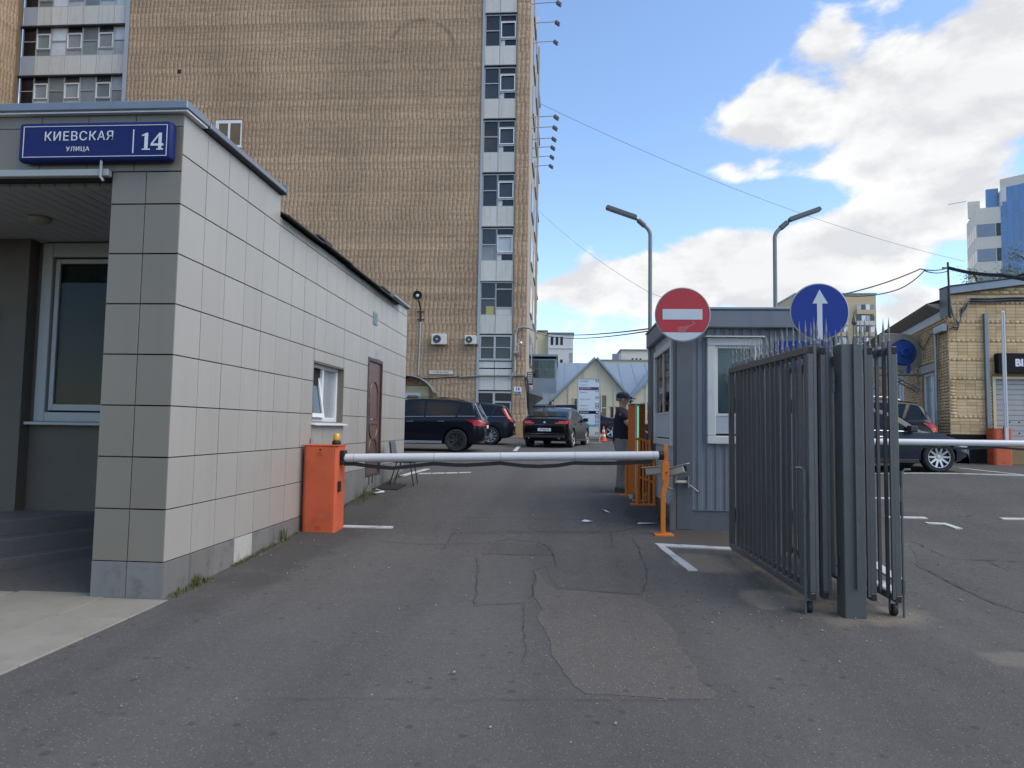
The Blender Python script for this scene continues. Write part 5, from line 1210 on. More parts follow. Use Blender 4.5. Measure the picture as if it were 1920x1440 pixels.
WL1 = [(1.12, 2.8), (5.1, 6.8), (9.1, 10.8)]
w = MB()
segs = [(0.12, 14, .3, 4.76)]
for a, b in WL1: segs = rect_minus(segs, (a, b, 1.8, 3.36))
for (s0, s1, z0, z1) in segs: lbox(w, s0, s1, -.3, -.012, z0, z1)
w.build('wall', M_mortar2, gr)
bricks('brickwork', .0, 14, 1.0, 4.76, lambda V: placeL(V-np.array([0, .012, 0])), M_brick2, gr, holes=[(a, b, 1.8, 3.36) for a, b in WL1]+[(a-.1, b+.35, 3.36, 3.6) for a, b in WL1], bh=.088, joint=.009, bw=.262, depth=.014)
B('plinth', 10.74, 11.86, FY-.012, FY+.2, .3, 1.495, M_blackgloss, gr); LB_('plinth', 0, 14, -.1, .012, .3, 1.0, M_ochre, gr)
MB().prism([(10.70, 5.37), (18, 6.35), (18, 6.56), (10.70, 5.57)], 'y', FY-.12, FY+.3).build('roof_fascia', M_capmetal, gr, .008)
MB().prism([(10.68, 5.575), (18, 6.565), (18, 6.60), (10.68, 5.605)], 'y', FY-.15, FY+.3).build('roof_edge', M_rooftar, gr)
B('fascia_return', 10.69, 10.735, FY-.1, FY+.3, 4.76, 5.57, M_capmetal, gr)
# lower roof over the long side: corrugated sheet, dark fascia, zinc gutter band
n_ = 60; V = []
for i in range(n_*2+1):
    s = .35+13.6*i/(n_*2); z = 5.20+.014*(i % 2)
    V += [gl(s, .42, z), gl(s, -3.0, z+1.1), gl(s, .42, z-.02)]
MB().add(V, [(3*i, 3*i+3, 3*i+4, 3*i+1) for i in range(n_*2)]+[(3*i, 3*i+2, 3*i+5, 3*i+3) for i in range(n_*2)]).build('corrugated_roof', M_rooftar, gr)
m = MB(); 
for (s0, s1) in ((.35, 14),):
    v = [gl(s0, .40, 5.17), gl(s1, .40, 5.17), gl(s1, .02, 4.98), gl(s0, .02, 4.98), gl(s0, .40, 5.195), gl(s1, .40, 5.195), gl(s1, -.1, 5.19), gl(s0, -.1, 5.19)]
    m.add(v, [(0, 1, 2, 3), (4, 7, 6, 5), (0, 4, 5, 1), (3, 2, 6, 7), (0, 3, 7, 4), (1, 5, 6, 2)])
m.build('soffit', M_fangrey, gr)
LB_('zinc_band', .34, 13.9, -.05, .06, 4.765, 4.985, M_galv, gr); 
for z in (4.60, 4.66, 4.72): LB_('corbel_course', .05, 13.9, -.05, .02+(z-4.6)*.4, z, z+.045, M_brick2, gr)
for a, b in WL1:
    LB_('lintel', a-.08, b+.33, -.1, .02, 3.362, 3.598, M_conc, gr, .006)
    q = LB_('window', a, b, -.14, -.13, 1.8, 3.36, M_dark, gr); f = MB()
    for (s0, s1, z0, z1) in ((a, b, 3.28, 3.36), (a, b, 1.8, 1.87), (a, a+.06, 1.87, 3.28), (b-.06, b, 1.87, 3.28), ((a+b)/2-.035, (a+b)/2+.035, 1.87, 3.28)): lbox(f, s0, s1, -.13, -.07, z0, z1)
    f.build('frame', M_white, q); LB_('pane', a+.06, (a+b)/2-.035, -.12, -.11, 1.87, 3.28, M_pane2, q); LB_('pane', (a+b)/2+.035, b-.06, -.12, -.11, 1.87, 3.28, M_pane2, q)
    LB_('sill', a-.05, b+.05, -.13, .08, 1.75, 1.797, M_conc, gr)
MB().tube([gl(.25, .10, 4.44), gl(.78, .10, 4.43), gl(.85, .10, 4.36), gl(.88, .10, 1.05)], .045, 10).build('drain_pipe', M_galv, gr, smooth=True)
lbox(MB(), -.02, .8, .03, .16, 4.36, 4.56).build('gutter_box', M_galv, gr, .006)
B('steel_pilaster', 11.67, 11.77, FY-.08, FY-.002, 1.3, 4.85, M_capmetal, gr, .005)
# roller door
rd = B('garage_door', 11.95, 15.2, FY+.12, FY+.16, .5, 3.02, M_dark, gr)
for k in range(17): B('door_slat', 11.98, 15.17, FY+.085, FY+.118, .62+k*.142, .62+k*.142+.134, mat('roller_slat', (.40, .39, .38), .5, var=.08, streak=.15), rd, .006)
for z in (1.55, 1.85):
    for x in (12.35, 12.6): MB().lathe([(.02, 0), (.02, -.012)], (x, FY+.085, z), 'y', 10).build('knob', M_black, rd)
w = MB(); w.box(11.87, 11.95, FY-.02, FY+.12, .5, 3.10); w.box(11.95, 15.3, FY-.02, FY+.12, 3.025, 3.10); w.build('door_frame', M_cream, gr, .004)
bs2 = thing('shop_sign', 'black box sign with white letters over the roller door', 'sign', (13, 19.5, 3.18))
B('box', 11.935, 14.4, FY-.18, FY-.002, 3.185, 3.735, M_blackgloss, bs2, .012)
text('lettering', 'BI', .27, (12.37, FY-.183, 3.46), M_white, bs2, extrude=.006, bold=.012, align='LEFT')
# blower on brackets
bf = thing('blower', 'blue centrifugal blower with tan cowl bracketed on the garage side wall', 'blower', (10.9, 22.5, 3.3))
fc = Vector((10.88, 22.5, 4.06))
MB().lathe([(.58, .16), (.62, .0), (.62, -.10), (.42, -.12), (.40, -.02)], fc, 'y', 40).build('cowl', M_fangrey, bf, smooth=True)
MB().lathe([(.41, -.05), (.38, -.13), (.16, -.17), (.15, -.2)], fc, 'y', 36).build('housing', M_fanblue, bf, smooth=True)
MB().lathe([(.13, -.2), (.14, -.30), (.10, -.31), (.09, -.24)], fc, 'y', 24).build('inlet', M_fanblue, bf, smooth=True)
MB().box(fc.x-.62, fc.x-.1, fc.y-.1, fc.y+.16, fc.z+.24, fc.z+.62).build('outlet_duct', M_fangrey, bf, .02)
MB().box(fc.x-.95, fc.x-.3, fc.y-.22, fc.y+.1, fc.z-.08, fc.z+.14).box(fc.x-.9, fc.x-.35, fc.y-.18, fc.y+.1, fc.z-.5, fc.z-.12).build('motor', M_frame_grey, bf, .02)
MB().box(fc.x+.1, fc.x+.2, fc.y-.13, fc.y-.05, fc.z-.66, fc.z-.1).box(fc.x-.28, fc.x-.2, fc.y-.13, fc.y-.05, fc.z-.66, fc.z-.1).build('leg', M_fanblue, bf)
for yo in (-.12, .25):
    MB().bar((fc.x-.9, fc.y+yo, fc.z-.69), (fc.x+.62, fc.y+yo, fc.z-.69), .05).bar((fc.x-.35, fc.y+yo, fc.z-.72), (fc.x+.6, fc.y+yo, fc.z-1.25), .04).bar((fc.x+.6, fc.y+yo, fc.z-.55), (fc.x+.62, fc.y+yo, fc.z-1.3), .05).build('bracket', M_galv, bf)
# mast and cables
ms = thing('cable_mast', 'thin dark mast carrying cables on the garage roof corner', 'mast', (10.7, 19.5, 5.0))
MB().tube([(10.72, 19.45, 4.7), (10.70, 19.46, 6.26)], .028, 8).build('pole', M_rooftar, ms); B('crossbar', 10.55, 10.85, 19.44, 19.48, 6.08, 6.12, M_rooftar, ms)
def cable(name, label, pts, r, m, sag=0, n=10, bundle=0):
    P = []
    for a, b in zip(pts[:-1], pts[1:]):
        a = Vector(a); b = Vector(b)
        for k in range(n):
            t = k/n; P.append(a+(b-a)*t-Vector((0, 0, sag*4*t*(1-t))))
    P.append(Vector(pts[-1]))
    return MB().tube(P, r, 6).build(name, m, None, label=label, cat='cable')
def wall_cable(k, pts, r, m):
    MB().tube(pts, r, 6).build('cable', m, cbw)
cbw = thing('cable_run', 'thick tangle of cables draped along the garage front wall', 'cable', (11.5, 19.5, 4.4))
for k in range(5):
    dz = k*.028; dy = -.02*k
    wall_cable(k, [(10.72, 19.47, 5.35-dz), (10.80, 19.48+dy, 4.8-dz), (10.98-.03*k, 19.5+dy, 4.55-dz), (10.70+.02*k, 19.48+dy, 4.40+dz*.4), (10.92, 19.5+dy, 4.36+dz), (11.03, 19.5+dy, 4.7+dz), (11.02+.03*k, 19.5+dy, 4.95), (11.25, 19.5+dy, 5.14+dz), (11.8, 19.5+dy, 5.12+dz*1.2), (12.4, 19.5+dy, 5.17+dz), (13.6, 19.5+dy, 5.16+dz), (16, 19.5+dy, 5.3+dz)], .018, M_cable if k % 2 else M_cablegrey)
MB().tube([gl(.1, .04, 4.5), gl(1.5, .05, 4.45), gl(2.4, .04, 4.1), gl(3.0, .05, 4.45), gl(3.6, .05, 4.4), gl(4.6, .05, 4.35)], .012, 6).build('cable', M_cable, cbw)
cable('overhead_cable', 'upper of two slack cables from lamp area to the garage mast', [(5.6, 13.9, 4.25), (8.6, 16.8, 5.45), (10.70, 19.46, 6.10)], .015, M_cable, .05)
cable('overhead_cable', 'lower of two slack cables from lamp area to the garage mast', [(5.6, 13.9, 4.23), (7.6, 15.9, 4.75), (8.9, 17.2, 5.5), (10.70, 19.46, 6.02)], .014, M_cable, .06)
for k in range(3): cable('overhead_cable', ['top', 'middle', 'lowest'][k]+' strand of the thick bundle from mast to upper right', [(10.70, 19.46, 6.14-.03*k), (11.25, 18.1, 5.62-.03*k), (12.0, 15.5, 4.75-.03*k), (13, 12, 4.2-.03*k)], .019, M_cable, .05)
cable('overhead_wire', 'long thin wire sloping from the brick block to the right', [(-1.6, 41, 21.62), (34.4, 60, 16.26)], .013, M_cablegrey, 1.0, 24)
cable('overhead_wire', 'thin wire falling from brick block towards left lamp post', [(-1.55, 44, 15.76), (3.92, 30, 7.48), (8, 22, 5.2)], .008, M_cablegrey, .3, 16)
cable('overhead_cable', 'upper slack cable from brick block conduit to lamp post', [(-1.95, 39.8, 7.36), (1.62, 12.36, 3.32)], .014, M_cable, .25, 20)
cable('overhead_cable', 'lower slack cable from brick block conduit to lamp post', [(-1.95, 39.8, 7.33), (1.62, 12.36, 3.28)], .012, M_cable, .33, 20)
# ---------------------------------------------------------------- parked cars
def paintm(name, col): return mat(name, col, .22, var=.03, coat=.22, spec=.2)
M_tyre = mat('tyre', (.014, .014, .015), .75, var=.15)
M_alloy = mat('alloy', (.52, .53, .55), .3, metal=.8, var=.05)
M_alloyblk = mat('alloy_black', (.09, .09, .095), .25, metal=.8)
M_carglass = mat('car_glass', (.007, .009, .011), .05, var=.0, spec=.32)
M_tail = mat('tail_lamp', (.42, .01, .015), .15, var=.03, coat=.8)
M_headl = mat('head_lamp', (.5, .52, .55), .12, coat=.8)
M_clad = mat('black_cladding', (.022, .022, .024), .6)
def wheel(parent, c, r, wd, side, spokes, rim):
    """axle along local y, outer face at side"""
    c = Vector(c); hw = wd/2
    tp = [(r*.62, -hw*.9), (r*.9, -hw), (r*.985, -hw*.8), (r, -hw*.4), (r, hw*.4), (r*.985, hw*.8), (r*.9, hw), (r*.62, hw*.9)]
    wh = MB().lathe(tp, c, 'y', 36, cap=False).build('wheel', M_tyre, parent, smooth=40)
    m = MB(); o = side*hw
    MB().lathe([(r*.64, o*.88), (r*.62, o*.5), (r*.3, o*.42), (.01, o*.42)], c, 'y', 36, cap=False).build('wheel_well', M_clad, wh)
    m.lathe([(r*.645, o*.90), (r*.66, o*.965), (r*.69, o*.985), (r*.70, o*.93)], c, 'y', 36, cap=False)
    for k in range(spokes):
        a = 2*math.pi*k/spokes; d = Vector((math.cos(a), 0, math.sin(a))); t = Vector((-d.z, 0, d.x))
        p0 = c+d*r*.10+Vector((0, o*.78, 0)); p1 = c+d*r*.66+Vector((0, o*.93, 0))
        w0, w1 = r*.075, r*.055 if spokes > 5 else r*.09
        v = [p0+t*w0, p0-t*w0, p1-t*w1, p1+t*w1]; v += [q-Vector((0, side*.03, 0)) for q in v]
        m.add(v, [(0, 1, 2, 3), (7, 6, 5, 4), (0, 4, 5, 1), (1, 5, 6, 2), (2, 6, 7, 3), (3, 7, 4, 0)])
    m.lathe([(r*.15, o*.6), (r*.14, o*.88), (.01, o*.9)], c, 'y', 16)
    m.build('rim', rim, wh, smooth=40)
def car(name, label, loc, rotz, P):
    t = thing(name, label, 'car', loc, rotz, P.get('group'), local=True)
    prof = P['prof']; X = [a for a, b in prof]; Z = [b for a, b in prof]; zt = lambda x: float(np.interp(x, X, Z))
    L0, L1 = X[0], X[-1]; belt = lambda x: float(np.interp(x, [L0, L1], P['belt'])); W = P['w']; tum = P.get('tum', .30); zb = P.get('zb', .26)
    def hw(x):
        e = min((x-L0)/.35, (L1-x)/.55, 1.0); return W*(.86+.14*math.sin(max(0, e)*math.pi/2))
    def zbot(x): return zb+.16*max(0, 1-(x-L0)/.35)**2+.12*max(0, 1-(L1-x)/.5)**2
    xs_ = sorted(set([round(x, 3) for x in X]+[round(v, 3) for v in np.linspace(L0, L1, 44)]))
    rings = []
    for x in xs_:
        w_ = hw(x); b0 = zbot(x); top = zt(x); bl_ = min(belt(x), top-.03); sh = bl_-.16
        g = max(0, top-.07-bl_); y5 = w_-.035-tum*g; 
        half = [(w_*.86, b0), (w_*.965, b0+.06), (w_*.985, b0+.2), (w_, (b0+sh)/2+.06), (w_*.995, sh), (w_-.02, bl_-.03), (w_-.035, bl_), (y5, max(bl_+.005, top-.07)), (y5-.045, max(bl_+.010, top-.025)), (y5-.14, max(bl_+.015, top-.004)), (y5*.45, max(bl_+.02, top+.012))]
        ring = [(x, y, z) for y, z in half]+[(x, -y, z) for y, z in reversed(half)]
        rings.append(ring)
    m = MB(); n = len(rings[0]); V = [p for r in rings for p in r]
    F = [(i*n+k, i*n+(k+1) % n, (i+1)*n+(k+1) % n, (i+1)*n+k) for i in range(len(rings)-1) for k in range(n)]+[tuple(range(n)), tuple((len(rings)-1)*n+k for k in range(n-1, -1, -1))]
    me = bpy.data.meshes.new('body'); me.from_pydata(V, [], F); bm = bmesh.new(); bm.from_mesh(me); bmesh.ops.recalc_face_normals(bm, faces=bm.faces); bm.to_mesh(me); bm.free(); me.materials.append(P['paint'])
    tmp = bpy.data.objects.new('tmpbody', me); COL.objects.link(tmp)
    r = P['r']; cut = MB()
    for xw in P['ax']: cut.lathe([(r+.055, -W-.3), (r+.055, -W+.30)], (xw, 0, r+.01), 'y', 28).lathe([(r+.055, W-.30), (r+.055, W+.3)], (xw, 0, r+.01), 'y', 28)
    cme = bpy.data.meshes.new('cut'); cme.from_pydata([tuple(v) for v in cut.v], [], cut.f); bm = bmesh.new(); bm.from_mesh(cme); bmesh.ops.recalc_face_normals(bm, faces=bm.faces); bm.to_mesh(cme); bm.free(); cme.materials.append(M_clad)
    co = bpy.data.objects.new('tmpcut', cme); COL.objects.link(co)
    bo = tmp.modifiers.new('b', 'BOOLEAN'); bo.operation = 'DIFFERENCE'; bo.object = co; bo.solver = 'EXACT'
    dg = bpy.context.evaluated_depsgraph_get(); body = bpy.data.meshes.new_from_object(tmp.evaluated_get(dg)); body.name = 'body'
    bpy.data.objects.remove(tmp); bpy.data.objects.remove(co)
    finish('body', body, (0, 0, 0), t, smooth=42)
    def ys(x, z): return hw(x)-.035-tum*(z-belt(x))
    for side in (-1, 1):
        for poly in P['side']:
            pts = []
            for (x0, z0), (x1, z1) in zip(poly, poly[1:]+poly[:1]):
                for q in (0, .34, .67): pts.append((x0+(x1-x0)*q, z0+(z1-z0)*q))
            mm = MB(); v = [(x, side*(ys(x, z)+.006), z) for x, z in pts]+[(x, side*(ys(x, z)-.012), z) for x, z in pts]; k = len(pts)
            mm.add(v, [tuple(range(k)), tuple(range(2*k-1, k-1, -1))]+[(i, i+k, (i+1) % k+k, (i+1) % k) for i in range(k)]); mm.build('side_window', M_carglass, t)
            if P.get('chrome'):
                lo = [(x, side*(ys(x, z)+.008), z-.012) for x, z in poly[:2]]; MB().tube(lo, .012, 6).build('window_trim', M_chrome, t)
        for xw in P['ax']: wheel(t, (xw, side*(W-.125), r), r, .235, side, P.get('sp', 5), P.get('rim', M_alloy))
        for xh in P['handles']:
            z = belt(xh)-.12; MB().obox((xh, side*(hw(xh)+.012), z), (1, 0, 0), (0, 1, 0), (0, 0, 1), .10, .016, .016).build('door_handle', M_chrome if P.get('chrome') else P['paint'], t, .006)
        xm = P['mir']; MB().obox((xm, side*(W+.06), belt(xm)+.09), (1, 0, 0), (0, 1, 0), (0, 0, 1), .085, .105, .075).build('mirror', P['paint'], t, .03, seg=2)
        MB().box(P['ax'][0]+r+.1, P['ax'][1]-r-.1, side*(W-.04), side*(W+.012), zb-.01, zb+.075).build('sill_trim', P.get('sill', M_clad), t, .01)
        if P.get('rails'):
            a, b = P['rails']; MB().tube([(a, side*(W-.28), zt(a)+.005), (a+.12, side*(W-.27), zt(a+.12)+.055), ((a+b)/2, side*(W-.27), zt((a+b)/2)+.06), (b-.12, side*(W-.27), zt(b-.12)+.055), (b, side*(W-.28), zt(b)+.005)], .017, 6).build('roof_rail', P.get('railm', M_clad), t)
        for (x0, x1, z0, z1, ya) in P['tail']:
            def xr(z):
                q = L0
                while zt(q) < z+.06 and q < 0: q += .01
                return q
            mm = MB(); nz_ = 5; V = []; F_ = []
            for i in range(nz_+1):
                z = z0+(z1-z0)*i/nz_; xz = xr(z); tw_ = max(0, z-belt(xz))*tum; yo = min(hw(xz+.02), W)+.012-tw_
                V += [(xz-.035, side*(ya-tw_), z), (xz-.03, side*(yo-.06), z)]
                xe = x1*(.55+.45*i/nz_)
                for j in range(1, 7):
                    xx = xz+.015+xe*j/6; V.append((xx, side*(hw(xx)+.012-max(0, z-belt(xx))*tum*1.0), z))
            n8 = 8
            for i in range(nz_):
                for j in range(n8-1): F_.append((i*n8+j, i*n8+j+1, (i+1)*n8+j+1, (i+1)*n8+j))
            mm.add(V, F_); mm.build('tail_light', M_tail, t)
        mm = MB(); zh = P['headz']; mm.add([(L1+.004, side*.48, zh-.05), (L1+.004, side*.48, zh+.06), (L1-.06, side*(hw(L1-.06)+.008), zh+.09), (L1-.06, side*(hw(L1-.06)+.008), zh-.05), (L1-.42, side*(hw(L1-.42)+.008), zh+.12), (L1-.42, side*(hw(L1-.42)+.008), zh+.05)], [(0, 1, 2, 3), (3, 2, 4, 5)]); mm.build('headlight', M_headl, t)
    def topglass(nm, x0, x1, inset):
        V = []; k = 8
        for i in range(k+1):
            x = x0+(x1-x0)*i/k; z = zt(x); bl_ = belt(x); g = max(0, z-.07-bl_); y = hw(x)-.035-tum*g-inset
            dx = .01; sl = (zt(x+dx)-zt(x-dx))/(2*dx); nn = Vector((-sl, 0, 1)).normalized()
            for s in (-1, -.45, .45, 1): V.append(Vector((x, s*y, z+(.012 if abs(s) < 1 else -.004)))+nn*.014)
        MB().add(V, [(4*i+j, 4*i+j+1, 4*i+5+j, 4*i+4+j) for i in range(k) for j in range(3)]).build(nm, M_carglass, t, smooth=60)
    topglass('windscreen', *P['ws'], .09); topglass('rear_window', *P['rw'], .10)
    zp = P['plz']; B('number_plate', L0-.02, L0-.006, -.26, .26, zp, zp+.115, M_white, t)
    me_ = None
    if P.get('plate'): 
        o = text('plate_text', P['plate'], .105, (L0-.022, 0, zp+.055), M_rooftar, t, extrude=.001, rz=R(-90), sx=.8)
    B('rear_bumper', L0-.03, L0+.10, -W*.84, W*.84, zb+.13, zb+.24, M_clad, t, .02)
    if P.get('extra'): P['extra'](t, P, hw, zt, belt)
    return t
GRP = 'cars parked in the yard'
suv = dict(prof=[(-2.40, .90), (-2.38, 1.02), (-2.28, 1.14), (-2.02, 1.60), (-1.9, 1.66), (-1.2, 1.74), (-.2, 1.77), (.35, 1.72), (.62, 1.60), (1.22, 1.14), (1.5, 1.10), (2.0, 1.03), (2.24, .95), (2.34, .84), (2.37, .7), (2.38, .48)], belt=(1.14, 1.06), w=.955, zb=.27, r=.375, ax=(-1.46, 1.46),
           side=[[(-2.1, 1.19), (-1.5, 1.18), (-1.72, 1.60), (-1.92, 1.57)], [(-1.43, 1.18), (-.42, 1.16), (-.45, 1.65), (-1.62, 1.61)], [(-.36, 1.16), (.70, 1.14), (.30, 1.58), (.02, 1.66), (-.38, 1.66)]],
           handles=(-.95, .10), mir=.78, tail=[(0, .42, .93, 1.10, .55)], headz=.80, ws=(.60, 1.20), rw=(-2.26, -2.04), plz=.78, sp=10, rails=(-1.7, .35), group=GRP)
def gxy(x, y): return (x, y, gz(x, y))
# dark blue-black SUV, side on, nose hidden behind the gatehouse (heading -X)
P1 = dict(suv); P1.update(paint=paintm('paint_blue_black', (.006, .007, .013)), chrome=True, rim=M_alloyblk, sp=7, sill=M_alloy, rails=(-1.6, .4), tail=[(0, .5, .86, 1.06, .6)])
def ex1(t, P, hw, zt, belt):
    MB().tube([(-2.30, .80, 1.12), (-2.04, .66, 1.62)], .016, 6).tube([(-2.30, -.80, 1.12), (-2.04, -.66, 1.62)], .016, 6).build('pillar_trim', M_chrome, t)
    B('permit_sheet', .30, .50, .83, .84, 1.20, 1.36, M_white, t)
P1['extra'] = ex1
x_ = -2.52-.0
car('parked_car', 'blue black sport utility car parked side on beside gatehouse end', (-2.50-2.40, 22.42+.955, gz(-4.9, 23.3)), math.pi, P1)
P2 = dict(suv); P2.update(paint=paintm('paint_slate', (.014, .017, .024)), chrome=True, sp=10, rails=None, tail=[(0, .12, .95, 1.5, .74)], belt=(1.10, 1.05))
car('parked_car', 'slate grey estate style car with tall red tail lamp behind the nearer one', (-1.95-2.40, 28.2+.955, gz(-4.3, 29)), math.pi, P2)
# black coupe SUV seen from behind
cp = dict(prof=[(-2.37, .80), (-2.36, 1.0), (-2.30, 1.13), (-2.05, 1.20), (-1.5, 1.42), (-.9, 1.57), (-.2, 1.63), (.3, 1.59), (.6, 1.50), (1.2, 1.12), (1.5, 1.06), (2.1, .96), (2.28, .84), (2.37, .68)], belt=(1.10, 1.03), w=.955, zb=.27, r=.375, ax=(-1.43, 1.43), tum=.42,
          side=[[(-1.55, 1.17), (-.45, 1.14), (-.45, 1.50), (-.9, 1.47)], [(-.38, 1.14), (.72, 1.11), (.28, 1.46), (-.05, 1.52), (-.38, 1.52)]], handles=(-.95, .08), mir=.76, tail=[(0, .30, .95, 1.06, .42)], headz=.78, ws=(.58, 1.18), rw=(-1.98, -.95), plz=.66, sp=5, plate='c173мк 99', paint=paintm('paint_black', (.004, .004, .0055)), group=GRP)
def ex2(t, P, hw, zt, belt):
    for s in (-1, 1): MB().lathe([(.045, 0), (.045, -.03), (.03, -.03), (.03, -.005)], (-2.385, s*.60, .40), 'x', 16).build('exhaust', M_chrome, t)
    MB().lathe([(.045, 0), (.042, -.012), (.03, -.014), (.001, -.014)], (-2.368, 0, 1.0), 'x', 20).build('badge', M_headl, t)
    B('chrome_strip', -2.39, -2.372, -.82, .82, .555, .575, M_chrome, t); B('lamp_strip', -2.375, -2.365, -.8, .8, .905, .918, M_chrome, t)
    MB().add([(-.9, -.02, 1.58), (-.7, -.02, 1.62), (-.9, .02, 1.58), (-.7, .02, 1.62), (-.88, 0, 1.68)], [(0, 1, 4), (2, 4, 3), (0, 4, 2), (1, 3, 4), (0, 2, 3, 1)]).build('aerial', P['paint'], t)
cp['extra'] = ex2
hd = R(90-13)
car('parked_car', 'black coupe sport utility car seen from behind with white plate', (-.60+2.37*math.cos(hd), 26.4+2.37*math.sin(hd), gz(-.3, 26.5)-.015), hd, cp)
P3 = dict(suv); P3.update(paint=paintm('paint_dark_navy', (.006, .007, .016)), sp=5, rails=None)
car('parked_car', 'dark car half hidden behind the information board and cone', (2.68-1.46-.05, 35.2+.95, gz(2, 36)+.06), 0, P3)
P4 = dict(suv); P4.update(prof=[(-2.50, .72), (-2.46, .93), (-2.2, 1.03), (-1.7, 1.28), (-1.0, 1.44), (-.3, 1.49), (.22, 1.46), (.6, 1.31), (1.06, .98), (1.4, .92), (1.75, .83), (2.0, .73), (2.10, .62), (2.14, .50), (2.15, .40)], belt=(.97, .88), w=.935, zb=.22, r=.355, ax=(-1.42, 1.42),
    side=[[(-1.75, 1.01), (-.42, .965), (-.45, 1.38), (-1.15, 1.34)], [(-.36, .965), (.86, .94), (.36, 1.28), (.05, 1.38), (-.38, 1.39)]], ws=(.58, 1.04), rw=(-2.1, -1.15), headz=.60, plz=.62, tail=[(0, .3, .78, .92, .55)], paint=paintm('paint_steel_blue', (.028, .036, .050)), chrome=True, sp=10, rails=None, mir=.80)
car('parked_car', 'steel blue car behind the right barrier arm with silver spoked wheels', (8.67-1.42, 16.28+.945, gz(8.6, 16.5)), 0, P4)
P5 = dict(suv); P5.update(paint=paintm('paint_jet', (.005, .005, .008)), chrome=False, rails=(-1.5, .3), railm=M_alloy, tail=[(0, .3, .86, 1.1, .6)])
car('parked_car', 'black car nearest the garage windows with roof rails', (10.15-2.40, 19.0+.955, gz(8, 19.6)), math.pi, P5)
# ---------------------------------------------------------------- people
def skin(name, V, E, Rr, m, parent, root=0, sub=2):
    me = bpy.data.meshes.new(name); me.from_pydata(V, E, []); o = bpy.data.objects.new(name+'_tmp', me); COL.objects.link(o)
    sm_ = o.modifiers.new('s', 'SKIN'); sm_.use_smooth_shade = True
    for i, v in enumerate(me.skin_vertices[0].data):
        q = Rr[i]; v.radius = (q, q) if not isinstance(q, tuple) else q; v.use_root = (i == root)
    ss = o.modifiers.new('u', 'SUBSURF'); ss.levels = sub; ss.render_levels = sub
    dg = bpy.context.evaluated_depsgraph_get(); ne = bpy.data.meshes.new_from_object(o.evaluated_get(dg)); bpy.data.objects.remove(o)
    ne.materials.clear(); ne.materials.append(m); ne.polygons.foreach_set('use_smooth', [True]*len(ne.polygons))
    return finish(name, ne, (0, 0, 0), parent)
M_skin = mat('skin', (.48, .27, .19), .55, var=.05)
M_hair = mat('grey_hair', (.20, .18, .16), .8)
M_shoe = mat('shoe_black', (.012, .012, .014), .5)
